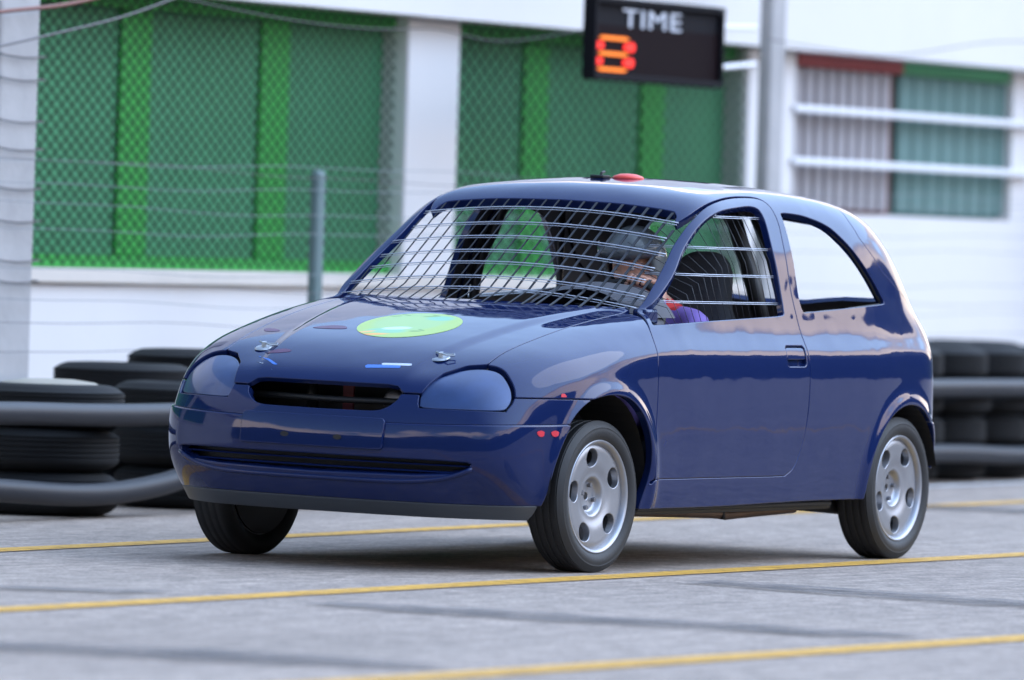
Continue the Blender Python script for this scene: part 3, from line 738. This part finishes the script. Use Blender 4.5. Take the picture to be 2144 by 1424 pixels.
b=MB(); b.tube([(.56,-.5,.60),(.60,0,.595),(.56,.5,.60)],.012,8); b.tube([(.50,-.14,.53),(.51,-.14,.66)],.022,8); b.build('radiator_support',M_blk,car,smooth=True,T=T)
b=MB(); b.box((.50,-.015,.53),(.51,.03,.66),bev=.003); b.build('red_bonnet_stay',mat('dark_red_paint',(.16,.01,.015),.5),car,T=T)
b=MB(); b.lathe([(.001,.0),(.035,.0),(.05,-.02),(.05,-.06),(.001,-.06)],24,'z'); b.build('air_horn',M_alloyd,car,smooth=True,T=lambda v:T((.56+v[2],.22+v[0],.595+v[1])))
for s in (1,-1):
    S=(lambda s:(lambda P:np.where(P[:,1]*s>0,S_hl(P),1)))(s)
    h=cut(full,keep(S,.005)); finish('headlight_cover',h,M_paint2,car,off=-.010,rnd=.004,flange=.01)
    ring=cut(full,keep(S,-.012)); finish('lamp_recess',ring,M_blk,car,off=-.034,rnd=0,flange=.0)
    SD=(lambda s:(lambda P:np.where(P[:,1]*s>.2,S_door(P),1)))(s)
    S_h=lambda P:sdp(P[:,0],P[:,2],[(-1.378,.758),(-1.392,.748),(-1.528,.748),(-1.545,.760),(-1.546,.822),(-1.532,.832),(-1.395,.832),(-1.380,.822)])
    d=cut(full,keep(SD,gp),drop(S_dwin),drop(S_h)); do=finish('door',d,M_paint,car,flange=.022,rnd=.005,inner=lambda p:p[2]>.4)
    hp=cut(full,lambda P:np.where(P[:,1]*s>.2,S_h(P)-.004,1)); hb=finish('handle_recess',hp,M_paint,do,off=-.020,rnd=0,flange=.001)
    hp=cut(full,lambda P:np.where(P[:,1]*s>.2,np.maximum(S_h(P)+.012,.782-P[:,2]),1)); finish('door_handle',hp,M_blk if 0 else M_paint,do,off=-.003,rnd=.004,flange=.012)
    tl=cut(full,lambda P:np.where(P[:,1]*s>0,S_tl(P)+.002,1)); finish('tail_lamp',tl,M_lamp,car,off=.004,rnd=.006)
tg=cut(full,keep(S_tail,gp),drop(S_rw),drop(S_tl,.003),lambda P:np.maximum(.54,0)-P[:,2]); finish('tailgate',tg,M_paint,car,flange=.024,rnd=.005,inner=lambda p:p[2]>.5)
rb=cut(full,keep(S_rbum,gp),drop(S_arch),lambda P:.36-P[:,2]); finish('rear_bumper',rb,M_paint,car,off=.006,rnd=.005)
# seal round the rear side window, ragged where the glass was cut out
for s in (1,-1):
    b=MB(); pts=[]
    n=len(qwin_p)
    for i in range(n):
        x,z=qwin_p[i]; y=float(YZ(z)); 
        # walk inwards until just inside the skin
        yy=.85
        while F(np.array(x),np.array(yy),np.array(z))>-.016 and yy>.3: yy-=.003
        j=rng.normal(); k=.0035 if (x<-1.95 and z>1.0) else .0012
        pts.append((x+.004+j*k,s*yy,z-.004+j*k))
    pts.append(pts[0]); b.tube(pts,.0065,6,cap=False); b.build('window_seal',M_blk,car,T=T)
# stickers, strips of tape, bonnet pins
M_dec=bpy.data.materials.new('round_green_sticker'); M_dec.use_nodes=True
def dec():
    n=M_dec.node_tree; b=n.nodes['Principled BSDF']; b.inputs['Roughness'].default_value=.35; t=n.nodes.new('ShaderNodeTexCoord')
    def blob(x,y,sx,sy,rot,prev,col,soft=.35):
        m=n.nodes.new('ShaderNodeMapping'); m.vector_type='TEXTURE'; m.inputs['Location'].default_value=(x,y,.86); m.inputs['Rotation'].default_value=(0,0,rot); m.inputs['Scale'].default_value=(sx,sy,1)
        n.links.new(t.outputs['Object'],m.inputs[0]); s=n.nodes.new('ShaderNodeSeparateXYZ'); n.links.new(m.outputs[0],s.inputs[0])
        c=n.nodes.new('ShaderNodeCombineXYZ'); n.links.new(s.outputs[0],c.inputs[0]); n.links.new(s.outputs[1],c.inputs[1]); l=n.nodes.new('ShaderNodeVectorMath'); l.operation='LENGTH'; n.links.new(c.outputs[0],l.inputs[0])
        r=n.nodes.new('ShaderNodeMapRange'); r.interpolation_type='SMOOTHSTEP'; r.inputs[1].default_value=1; r.inputs[2].default_value=1-soft; n.links.new(l.outputs['Value'],r.inputs[0])
        x_=n.nodes.new('ShaderNodeMix'); x_.data_type='RGBA'; n.links.new(r.outputs[0],x_.inputs[0])
        if isinstance(prev,tuple): x_.inputs[6].default_value=(*prev,1)
        else: n.links.new(prev,x_.inputs[6])
        x_.inputs[7].default_value=(*col,1); return x_.outputs[2]
    c=(.36,.52,.09)
    c=blob(.10,.03,.165,.155,0,c,(.33,.52,.16),.25)
    c=blob(.02,.11,.05,.07,0,c,(.20,.50,.30),.5)
    c=blob(.24,.01,.045,.10,0,c,(.22,.50,.26),.5)
    c=blob(.20,.03,.025,.065,.3,c,(.55,.70,.66),.4)
    c=blob(.295,-.01,.016,.07,.25,c,(.85,.36,.05),.5)
    c=blob(.27,-.06,.014,.05,.6,c,(.80,.40,.10),.5)
    for (x,y,sx,sy,r) in ((.02,-.075,.010,.030,.5),(-.005,-.045,.008,.03,-.3),(.0,.055,.011,.036,.3),(-.02,.07,.008,.03,-.4),(.225,.12,.012,.03,.2),(.205,.135,.008,.026,-.5)):
        c=blob(x,y,sx,sy,r,c,(.14,.30,.03),.5)
    n.links.new(c,b.inputs['Base Color'])
dec()
dc=lambda P:np.where(P[:,2]>.7,np.hypot(P[:,0]-.135,P[:,1]-.035)-.190,1)
def decal(name,poly,m,parent,off=.0012,cond=lambda P:P[:,2]>.6,ax=(0,1)):
    return finish(name,cut(full,lambda P:np.where(cond(P),sdp(P[:,ax[0]],P[:,ax[1]],poly),1)),m,parent,off=off,rnd=0,flange=.001)
finish('round_sticker',cut(full,dc),M_dec,hood_o,off=.0012,rnd=0,flange=.001)
M_tw=mat('white_tape',(.55,.6,.68),.5); M_tb=mat('light_blue_tape',(.05,.17,.55),.4); M_sc=mat('maroon_scuff',(.085,.02,.07),.4)
decal('white_strip',[(.545,-.375),(.552,-.355),(.618,-.245),(.610,-.265)],M_tw,hood_o)
decal('blue_strip',[(.515,-.372),(.530,-.340),(.600,-.228),(.590,-.262)],M_tb,hood_o)
decal('white_strip',[(.552,.165),(.566,.170),(.552,.285),(.538,.280)],M_tw,hood_o)
decal('blue_strip',[(.57,.11),(.59,.115),(.572,.25),(.556,.245)],M_tb,hood_o)
decal('scuff_mark',crom([(.20,-.20),(.235,-.17),(.245,-.23),(.235,-.31),(.20,-.26)],4),M_sc,hood_o)
decal('scuff_mark',crom([(.22,-.47),(.25,-.44),(.25,-.50),(.21,-.52)],4),M_sc,hood_o)
decal('scuff_mark',crom([(.48,-.28),(.50,-.24),(.515,-.30),(.50,-.34)],4),M_sc,hood_o)
decal('red_marker',crom([(.275,.642),(.29,.652),(.315,.650),(.31,.640)],4),M_reds,car,cond=lambda P:(P[:,0]>.1)&(P[:,1]>0),ax=(0,2))
for x in (.425,.352):
    decal('red_marker',crom([(x-.022,.512),(x-.005,.522),(x+.02,.516),(x+.01,.503),(x-.01,.500)],4),M_reds,bum,off=.0125,cond=lambda P:(P[:,0]>.1)&(P[:,1]>0),ax=(0,2))
def zt_(x,y):
    a,b=.5,1.5
    for _ in range(30):
        m=(a+b)/2
        if F(np.array(x),np.array(y),np.array(m))<0:a=m
        else:b=m
    return a
for x,y in ((.448,-.385),(.462,.352)):
    z=zt_(x,y); b=MB(); b.lathe([(.001,.004),(.030,.004),(.034,.0),(.030,-.002),(.001,-.002)],24,'z'); b.tube([(0,0,0),(0,0,.022)],.009,12)
    b.tube([(-.02,-.03,.016),(.0,.0,.018),(.012,.03,.016),(.0,.055,.012),(-.018,.045,.012),(-.01,.0,.014)],.0035,6)
    b.build('bonnet_pin',M_pin,hood_o,smooth=True,angle=40,T=lambda v:T((x+v[0],y+v[1],z+v[2]-.28*v[0])))
# roof
z=zt_(-1.5,0); b=MB(); b.lathe([(.001,.022),(.03,.020),(.055,.012),(.065,0),(.001,0)],28,'z'); b.build('red_roof_dome',M_reds if 0 else mat('red_plastic',(.75,.06,.04),.4),car,smooth=True,T=lambda v:T((-1.50+v[0],.03+v[1],z-.004+v[2])))
b=MB(); b.tube([(-1.42,-.045,z-.002),(-1.425,-.045,z+.016),(-1.455,-.05,z+.02)],.006,8); b.box((-1.45,-.075,z-.004),(-1.39,-.02,z+.008),bev=.003); b.build('aerial_base',M_blk,car,smooth=True,angle=40,T=T)
# ---- protective grilles over the windscreen and the driver's window
def wx(y,z,off=.006):
    a,b=-1.5,.2
    for _ in range(26):
        m=(a+b)/2
        if F(np.array(m),np.array(y),np.array(z))<0:a=m
        else:b=m
    return a+off
wm=empty('windscreen_grille',parent=car)
for zc in (1.305,1.247,1.195,1.142,1.098,1.045,1.003):
    for dd in (0,.008):
        pts=[]; b=MB()
        for y in np.linspace(-.66,.66,33):
            z=zc-.125*y*y-dd
            lim=np.interp(z,[.95,1.0,1.088,1.2,1.30],[.612,.612,.592,.557,.51])+.012
            if abs(y)<=lim and z>.95: pts.append((wx(y,z,.010),y,z))
        b.tube(pts,.0012 if dd else .0022,6); b.build('cross_wire',M_wire,wm,smooth=True,T=T)
for k in range(-11,12):
    y=k*.0535; b=MB(); top=np.interp(abs(y),[0,.25,.46,.50,.53,.6],[1.336,1.331,1.314,1.30,1.26,1.02]); pts=[]
    if top<.99: continue
    for z in np.linspace(.950,top,8): pts.append((wx(y,z,.004),y,z))
    V=[];w=.0020+.0036*sstep(-.3,.5,y)
    for p_ in pts: V+=[(p_[0],p_[1]-w,p_[2]),(p_[0],p_[1]+w,p_[2]),(p_[0]-.003,p_[1]+w,p_[2]-.002),(p_[0]-.003,p_[1]-w,p_[2]-.002)]
    Fc=[]
    for i in range(7):
        for j in range(4): Fc.append((i*4+j,i*4+(j+1)%4,(i+1)*4+(j+1)%4,(i+1)*4+j))
    Fc+=[(0,1,2,3),(28,29,30,31)]; b.add(V,Fc); b.build('upright_wire',M_wirev,wm,T=T)
def sy(x,z,off):
    yy=.85
    while F(np.array(x),np.array(yy),np.array(z))>off and yy>.3: yy-=.002
    return yy
wd=empty('door_window_grille',parent=car)
for z in (1.30,1.185,1.085,.985):
    xs=[x for x in np.arange(-1.52,-.4,.02) if sdp(np.array([x]),np.array([z]),dwin_p)[0]<.012]
    b=MB()
    for dd in (0,.006): b.tube([(x,sy(x,z,-.018),z-dd) for x in (xs[0],)+tuple(xs[4:-4:4])+(xs[-1],)],.0015,6)
    b.build('cross_wire',M_wire,wd,smooth=True,T=T)
for x in np.arange(-1.46,-.5,.05):
    zz=[z for z in np.arange(.89,1.36,.01) if sdp(np.array([x]),np.array([z]),dwin_p)[0]<.010]
    if len(zz)<4: continue
    b=MB(); b.tube([(x,sy(x,z,-.021),z) for z in (zz[0],zz[len(zz)//2],zz[-1])],.0013,5); b.build('upright_wire',M_wirev,wd,smooth=True,T=T)
# ---- wheels
wheel=empty('wheel',parent=None)
def make_wheel():
    R=.2725
    t=MB(); pr=[(.196,-.055),(.203,-.066),(.215,-.074),(.232,-.079),(.248,-.077),(.260,-.070),(.2665,-.062)]
    for y in (-.046,-.016,.014,.044):
        pr+=[(R-.0005,y-.009),(R,y),(R-.0005,y+.012),(R-.0035,y+.0135),(R-.0035,y+.0160)]
    pr+=[(R-.002,.062),(.260,.070),(.256,.0725),(.248,.077),(.246,.0762),(.240,.078),(.232,.079),(.222,.077),(.215,.074),(.203,.066),(.196,.055),(.18,0)]
    t.lathe(pr,96,'y',close=True); t.build('tyre',M_rub,wheel,smooth=True,angle=40)
    rr=MB(); rr.lathe([(.150,-.06),(.190,-.064),(.199,-.060),(.199,-.054),(.186,-.05),(.178,-.02),(.178,.03),(.186,.050),(.197,.0555),(.203,.063),(.2035,.067),(.201,.0695),(.196,.069),(.190,.062),(.186,.052),(.1845,.044)],96,'y')
    ri=rr.build('rim',M_alloy,wheel,smooth=True,angle=50)
    # dished face with five slots and a deep-set hub
    nr,nth=46,180; rs=np.linspace(.016,.1875,nr)
    zz=spl([.0,.016,.030,.045,.056,.066,.078,.11,.15,.172,.1875],[.016,.016,.017,.018,.022,.038,.0425,.050,.054,.0535,.048])
    P=[];Nn=[]
    for r in rs:
        s=(zz(r+.001)-zz(r-.001))/.002
        for k in range(nth):
            q=2*math.pi*k/nth; P.append((r*math.cos(q),float(zz(r)),r*math.sin(q))); v=np.array([-s*math.cos(q),1,-s*math.sin(q)]); Nn.append(v/np.linalg.norm(v))
    P=np.array(P);Q=[]
    for i in range(nr-1):
        for k in range(nth):
            k2=(k+1)%nth; Q.append((i*nth+k,(i+1)*nth+k,(i+1)*nth+k2,i*nth+k2))
    Q=np.array(Q)[:,::-1]
    def slots(P):
        r=np.hypot(P[:,0],P[:,2]); q=np.arctan2(P[:,2],P[:,0]); d=np.full(len(P),9.)
        for k in range(5):
            dq=(q-2*math.pi*k/5-.35+math.pi)%(2*math.pi)-math.pi
            u=r*dq; rc=r-.141
            w=.041+.16*(rc)
            d=np.minimum(d,(np.sqrt((u/np.maximum(w,.008))**2+(rc/.036)**2)**1.0-1)*.022)
        return d
    def lugs(P):
        d=np.full(len(P),9.)
        for k in range(4):
            q=math.pi/2*k+.5; d=np.minimum(d,np.hypot(P[:,0]-.042*math.cos(q),P[:,2]-.042*math.sin(q))-.0075)
        return d
    nn_=lambda P:(lambda r:(lambda s:(lambda v:v/np.linalg.norm(v,axis=1,keepdims=True))(np.stack([-s*P[:,0]/r,np.ones(len(P)),-s*P[:,2]/r],1)))((zz(r+.001)-zz(r-.001))/.002))(np.hypot(P[:,0],P[:,2]))
    pc=cut((P,Q,[]),drop(slots)); 
    finish('rim_face',pc,M_alloy,ri,N=nn_(pc[0]),rnd=.003,flange=.022,tf=False)
    for k in range(4):
        b=MB(); q=math.pi/2*k+.5; b.tube([(.042*math.cos(q),.017,.042*math.sin(q)),(.042*math.cos(q),.031,.042*math.sin(q))],.0085,6)
        b.build('wheel_bolt',M_alloyd,wheel)
    b=MB(); b.lathe([(.06,-.012),(.172,-.012),(.172,-.018),(.06,-.018)],64,'y'); b.build('slot_backing',M_alloyd,wheel,smooth=True,angle=40)  # grey disc added behind the slots, lightening what shows dark through them
    b=MB(); b.lathe([(.001,.012),(.017,.012),(.0172,.004),(.001,.004)],24,'y'); b.build('hub_bore',M_blk,wheel)
    b=MB(); b.lathe([(.001,-.070),(.196,-.070),(.196,-.064),(.14,-.060),(.125,-.024),(.05,-.022),(.001,-.022),(.001,-.070)],64,'y'); b.build('drum_and_backing',M_blk,wheel,smooth=True,angle=40)  # drum plus an added black disc that darkens the wheel's open back
make_wheel()
def place(w,x,y,rot,flip,spin,cam_=0):
    w.parent=car; w.location=(x,y,.2725); w.rotation_euler=(0,rad(spin),rad(rot)+(math.pi if flip else 0)); return w
w2=[copy_tree(wheel) for _ in range(3)]
place(wheel,0,.700,-3.5,False,12)
place(w2[0],-2.443,.700,0,False,40); place(w2[1],0,-.690,-3.5,True,70); place(w2[2],-2.443,-.690,0,True,100)
# ---- wheel-arch liners, floor, suspension, exhaust
for cx,cz,R in ((0,.31,.345),(-2.443,.27,.345)):
    for s in (1,-1):
        b=MB(); V=[];Fc=[]
        for i in range(25):
            q=rad(-2+(184 if cx==0 else 166)*i/24)
            for y in (.42,.768 if cx==0 else .775): V.append((cx+R*1.0*math.cos(q)*(1.08 if math.cos(q)>0 and cx==0 else (.9 if math.cos(q)<0 and cx<0 else 1)),s*y,cz+R*math.sin(q)))
        for i in range(24): Fc.append((i*2,i*2+1,i*2+3,i*2+2))
        V.append((cx,s*.42,cz))
        for i in range(24): Fc.append((i*2,(i+1)*2,50))
        b.add(V,Fc); b.build('arch_liner',M_blk,car,T=T)
b=MB(); b.box((-1.95,-.725,.208),(-.36,.725,.268),bev=.012); b.box((-2.3,-.44,.200),(.60,.44,.268),bev=.008); b.build('floor_pan',M_blk,car,T=T)
for y0 in (.715,-.750):
    b=MB(); b.box((-1.90,y0,.226),(-.33,y0+.035,.240),bev=.004); b.build('sill_flange',M_blk,car,T=T)
b=MB(); b.tube([(-1.75,.45,.24),(-2.0,.55,.22),(-2.30,.60,.20),(-2.443,.62,.22)],.035,8); b.tube([(-1.75,-.45,.24),(-2.0,-.55,.22),(-2.443,-.62,.22)],.035,8); b.tube([(-2.2,.6,.215),(-2.2,-.6,.215)],.04,10)
b.build('rear_axle_beam',M_blk,car,smooth=True)
b=MB(); b.tube([(0,.62,.24),(.02,.3,.26),(.02,-.3,.26),(0,-.62,.24)],.03,8); b.build('front_suspension',M_blk,car,smooth=True)
b=MB(); b.tube([(.3,.38,.215),(-.3,.46,.212),(-.77,.5,.198),(-1.15,.5,.189),(-1.42,.5,.181),(-1.50,.505,.177),(-1.60,.515,.180),(-1.97,.555,.197)],.0,14,radii=[.02,.02,.021,.021,.021,.024,.022,.0225]); 
b.build('exhaust_pipe',M_exh,car,smooth=True,angle=50)
b=MB(); b.tube([(-1.44,.5,.205),(-1.44,.5,.245)],.006,6); b.box((-1.47,.48,.158),(-1.45,.525,.21),bev=.003); b.build('exhaust_hanger',M_blk,car)
# ---- cabin
b=MB(); b.box((-.80,-.60,.72),(-.50,.60,.925),bev=.04); b.build('dashboard',M_greyd,car,smooth=True,angle=60,T=T)
b=MB(); V=[];Fc=[]; m=18
prof=[(.02,.91),(.08,.965),(.16,1.01),(.25,1.035),(.36,1.04),(.47,1.02),(.56,.97),(.60,.92)]
for x,sc_ in ((-.60,.80),(-.66,.93),(-.76,1.0),(-.86,.97),(-.88,.9)):
    for y,z in crom(prof,3,False): V.append((x,.33+(y-.33)*sc_,.90+(z-.90)*sc_))
k=len(crom(prof,3,False))
for i in range(4):
    for j in range(k-1): Fc.append((i*k+j,i*k+j+1,(i+1)*k+j+1,(i+1)*k+j))
Fc.append(tuple(range(4*k,5*k)))
b.add(V,Fc); b.build('instrument_cowl',M_greyd,car,smooth=True,T=T)
def seat(yc,xc,name):
    s=MB(); out_=crom([(.24,.0),(.25,.25),(.245,.40),(.215,.44),(.145,.52),(.122,.60),(.106,.69),(.06,.735),(0,.745),(-.06,.735),(-.106,.69),(-.122,.60),(-.145,.52),(-.215,.44),(-.245,.40),(-.25,.25),(-.24,0)],4)
    V=[];Fc=[];n=len(out_)
    lay=((0,.86),(.015,.95),(.035,1.0),(.07,1.0),(.095,.95),(.11,.86))
    for d,k in lay:
        for (y,z) in out_:
            zc=.35; V.append((xc-.20*z/.75-d+.10*abs(y)**1.5*2*(1 if d<.06 else 0),yc+y*k,.42+zc+(z-zc)*k))
    for i in range(len(lay)-1):
        for j in range(n): Fc.append((i*n+j,i*n+(j+1)%n,(i+1)*n+(j+1)%n,(i+1)*n+j))
    Fc.append(tuple(range(n))); Fc.append(tuple(range(5*n,6*n))[::-1]); s.add(V,Fc)
    s.box((xc-.08,yc-.25,.30),(xc+.42,yc+.25,.47),bev=.05); return s.build(name,M_seat,car,smooth=True,angle=50,T=T)
seat(.36,-1.28,'driver_seat')
# roll cage
b=MB(); r=.02
for s in (1,-1):
    b.tube(crom([(-1.60,s*.66,.28),(-1.60,s*.67,.95),(-1.60,s*.595,1.20),(-1.60,s*.48,1.335),(-1.62,0,1.365)],5,False),r,10)
b.tube([(-1.60,-.30,.4),(-1.60,-.30,1.35)],.013,8)
b.tube([(-1.62,-.58,.80),(-1.62,.58,.80)],r,10); b.build('roll_cage',M_steel,car,smooth=True,T=T)
b=MB(); b.tube([(-1.72,.33,1.34),(-1.75,.365,1.27),(-1.75,.45,1.05),(-1.74,.52,.86)],.032,12); b.build('cage_padding',M_blk,car,smooth=True,T=T)
b=MB(); b.tube([(-1.66,.50,1.31),(-1.67,.575,1.15),(-1.67,.63,.98),(-1.66,.65,.82)],.030,12); b.build('cage_padding',M_blk,car,smooth=True,T=T)
b=MB(); b.box((-2.75,-.62,.30),(-2.35,.62,.80),bev=.03); b.box((-2.35,-.45,.27),(-1.95,.45,.50),bev=.03); b.build('rear_floor',M_blk,car,T=T)
# steering wheel
SWC=Vector((-.885,.36,.885)); SR=.175; tilt=rad(24)
sw=MB(); pts=[]
def swp(q,r): return (SWC.x-math.sin(tilt)*0-math.sin(q)*r*math.sin(tilt)*-1*-1, SWC.y+math.cos(q)*r, SWC.z+math.sin(q)*r*math.cos(tilt))
for i in range(33): pts.append(swp(2*math.pi*i/32,SR))
sw.tube(pts,.014,8,cap=False)
for q in (0,math.pi,-math.pi/2): sw.tube([swp(q,.0),swp(q,SR)],.011,6)
sw.tube([tuple(SWC),(SWC.x+.3,SWC.y,SWC.z-.13)],.025,8); sw.build('steering_wheel',M_blk,car,smooth=True)
# wing mirror remnant seen inside the front corner of the driver's window
b=MB(); b.box((-.60,.60,.895),(-.50,.66,.955),bev=.012); b.build('mirror_mount',M_paint,car,T=T)
# ---------------------------------------------------------------- the driver
M_suit=mat('purple_suit',(.20,.13,.42),.85,var=.1,vscale=20); M_red2=mat('red_collar',(.55,.03,.03),.8); M_skin=mat('skin',(.52,.27,.19),.55); M_glove=M_skin
M_helm=mat('grey_helmet_shell',(.13,.145,.15),.35,coat=.4); M_vis=mat('smoked_visor',(.10,.11,.12),.2); M_dgrey=mat('dark_grey_sleeve_panel',(.09,.09,.10),.85)
drv=empty('person',(-1.30,.36,.42)); tag(drv,'person in grey helmet and purple suit driving the blue race car','person')
DO=Vector((-1.30,.36,.42))
def skin_fig(name,chains,parent,mats,mfun,sub=2):
    """chains of (point, radius): one continuous skinned surface rooted at the first point"""
    V=[];E=[];R=[];key={}
    def vid(p,r):
        k=tuple(round(c,4) for c in p)
        if k not in key: key[k]=len(V); V.append(Vector(p)-DO); R.append(r)
        return key[k]
    for ch in chains:
        ids=[vid(p,r) for p,r in ch]
        for a,b_ in zip(ids[:-1],ids[1:]): E.append((a,b_))
    me=bpy.data.meshes.new(name); me.from_pydata(V,E,[]); o=bpy.data.objects.new(name,me); C.objects.link(o)
    sm=o.modifiers.new('s','SKIN'); sm.use_smooth_shade=True; sub_=o.modifiers.new('u','SUBSURF'); sub_.levels=sub_.render_levels=sub
    for i,sv in enumerate(me.skin_vertices[0].data): sv.radius=R[i] if isinstance(R[i],tuple) else (R[i],R[i]); sv.use_root=(i==0)
    dg_=bpy.context.evaluated_depsgraph_get(); dg_.update(); m2_=bpy.data.meshes.new_from_object(o.evaluated_get(dg_)); bpy.data.objects.remove(o)
    m2_.materials.clear()
    for q in mats: m2_.materials.append(q)
    for p_ in m2_.polygons: p_.material_index=mfun(p_.center+DO); p_.use_smooth=True
    m2_.name=name; return link(bpy.data.objects.new(name,m2_),parent)
HD=Vector((-1.10,.300,1.092))
pel=(-1.28,.36,.52);che=(-1.24,.35,.84);nk=(-1.17,.335,.98)
hl_=swp(rad(78),SR); hl_=(hl_[0]-.03,hl_[1]+.03,hl_[2]); hr_=swp(rad(165),SR)
def fingers(w,tip0,n=4,up=(0,0,1)):
    ch=[]
    return ch
LW=(hl_[0]-.075,hl_[1]+.01,hl_[2]-.02); RW=(hr_[0]-.07,hr_[1],hr_[2]-.01)
ch=[[(pel,.15),((-1.27,.355,.68),.135),(che,(.15,.125)),((-1.20,.34,.93),.085),(nk,.058),((-1.13,.315,1.03),.050)],
 [(che,(.15,.125)),((-1.20,.47,.89),.075),((-1.17,.535,.885),.068),((-1.07,.575,.80),.052),((-.99,.56,.79),.045),((-.93,.48,.87),.037),(LW,.027)],
 [(che,(.15,.125)),((-1.20,.22,.89),.075),((-1.17,.155,.885),.068),((-1.12,.12,.74),.052),((-1.08,.12,.70),.045),((-1.02,.15,.80),.037),(RW,.027)],
 [(pel,.15),((-1.24,.45,.50),.10),((-.95,.47,.60),.085),((-.80,.46,.58),.065),((-.62,.44,.42),.05),((-.45,.43,.32),.04),((-.36,.43,.36),.03)],
 [(pel,.15),((-1.24,.27,.50),.10),((-.95,.25,.60),.085),((-.80,.26,.58),.065),((-.62,.28,.42),.05),((-.45,.29,.32),.04),((-.36,.29,.36),.03)]]
# hands: a palm on the rim, four bent fingers and a thumb closing round it
for wr,q0,sg in ((LW,rad(78),1),(RW,rad(165),1)):
    rim=Vector(swp(q0,SR)); tan=(Vector(swp(q0+.1,SR))-Vector(swp(q0-.1,SR))).normalized(); rad_=(rim-SWC).normalized(); palm=Vector(wr)*.45+(rim+rad_*.022)*.55
    ch.append([(tuple(wr),.027),(tuple(palm),(.030,.018)),(tuple(palm+Vector((.012,0,0))),.026)])
    for f_ in range(4):
        b0=palm+tan*(.030-.020*f_)+Vector((.012,0,0)); L=(.9,1.05,1.0,.8)[f_]
        ch.append([(tuple(palm+Vector((.012,0,0))),.026),(tuple(b0),.0105),(tuple(rim+rad_*.022*L+tan*(.032-.021*f_)+Vector((.012,0,0))),.0095),(tuple(rim+tan*(.032-.021*f_)+Vector((.026*L,0,0))),.0085),(tuple(rim-rad_*.016*L+tan*(.030-.020*f_)+Vector((.014,0,0))),.0075)])
    ch.append([(tuple(palm),(.030,.018)),(tuple(palm+tan*.035-rad_*.01),.012),(tuple(rim+tan*.048-rad_*.02),.010),(tuple(rim+tan*.030-rad_*.024+Vector((.012,0,0))),.008)])
wrists=[Vector(LW),Vector(RW)]
def mf(c):
    if c.x>-.985 and c.z>.78 and min((c-w).length for w in wrists)<.115 and c.x>min(w.x for w in wrists)-.03: return 1
    if c.z>.975 and c.x>-1.24: return 1
    if c.z>.925 and c.x>-1.3 and abs(c.y-.34)<.12: return 2
    return 0
skin_fig('body',ch,drv,[M_suit,M_skin,M_red2],mf)
# head: shaped by hand from a sphere, with brow, nose, mouth, chin and ears; looks ahead and a little down
bm=bmesh.new(); bmesh.ops.create_uvsphere(bm,u_segments=40,v_segments=30,radius=1)
for v in bm.verts:
    x,y,z=v.co; fx_=max(x,0)
    v.co=Vector((x*.098,y*.076,z*.118))
    if z<-.1: v.co.y*=1-.28*min(1,(-z-.1)/.9); v.co.x*=1-.10*min(1,(-z-.1)/.9)
    if x>0:
        v.co.x-=.010*math.exp(-((z-.05)/.16)**2)*math.exp(-((abs(y)-.42)/.2)**2)          # eye sockets
        v.co.x+=.024*math.exp(-((z+.22)/.15)**2)*math.exp(-(y/.14)**2)                     # nose
        v.co.x+=.008*math.exp(-((z-.26)/.08)**2)*math.exp(-(y/.6)**2)                      # brow
        v.co.x+=.009*math.exp(-((z+.52)/.06)**2)*math.exp(-(y/.28)**2)                     # lips
        v.co.x+=.012*math.exp(-((z+.82)/.14)**2)*math.exp(-(y/.35)**2)                     # chin
    if abs(y)>.9 and abs(z+.05)<.25 and abs(x)<.3: v.co.y*=1.13                            # ears
Rh=Matrix.Rotation(rad(12),3,'Y')
for v in bm.verts: v.co=Rh@v.co+HD-DO
me=bpy.data.meshes.new('head'); bm.to_mesh(me); bm.free(); me.materials.append(M_skin)
for p_ in me.polygons: p_.use_smooth=True
hd=link(bpy.data.objects.new('head',me),drv)
for s in (1,-1):
    b=MB(); b.lathe([(.001,.012),(.006,.010),(.010,.004),(.011,0),(.001,-.006)],16,'z'); e=Vector((.079,s*.032,.012))
    b.V=[tuple(Rh@(e+Vector((v[2],v[0],v[1]*.7)))+HD-DO) for v in b.V]; b.build('eye',M_lamp,hd,smooth=True)
# open-face helmet with a raised clear visor
bm=bmesh.new(); bmesh.ops.create_uvsphere(bm,u_segments=44,v_segments=32,radius=1)
kill=[]
for v in bm.verts:
    x,y,z=v.co
    v.co=Vector((x*.135-.008,y*.118,z*.140+.016))
for f in bm.faces:
    c=f.calc_center_median()
    if (c.x>.045 and c.z<.052) or c.z<-.075+max(0,c.x)*.3: kill.append(f)
bmesh.ops.delete(bm,geom=kill,context='FACES'); bmesh.ops.solidify(bm,geom=bm.faces[:],thickness=.02)
for v in bm.verts: v.co=Rh@v.co+HD-DO
me=bpy.data.meshes.new('helmet'); bm.to_mesh(me); bm.free(); me.materials.append(M_helm)
for p_ in me.polygons: p_.use_smooth=True
he_o=link(bpy.data.objects.new('helmet',me),drv)
b=MB(); V=[];Fc=[]
for i in range(15):
    q=rad(-75+150*i/14)
    for rr_,z in ((.138,.052),(.147,.075),(.145,.105)): V.append(tuple(Rh@Vector((rr_*math.cos(q)-.006,rr_*.9*math.sin(q),z))+HD-DO))
for i in range(14):
    for j in (0,1): Fc.append((i*3+j,i*3+j+1,(i+1)*3+j+1,(i+1)*3+j))
b.add(V,Fc); vz=b.build('visor',M_vis,he_o,smooth=True)
so=vz.modifiers.new('t','SOLIDIFY'); so.thickness=.003
print('objects',len(bpy.data.objects),'master faces',len(MQ))
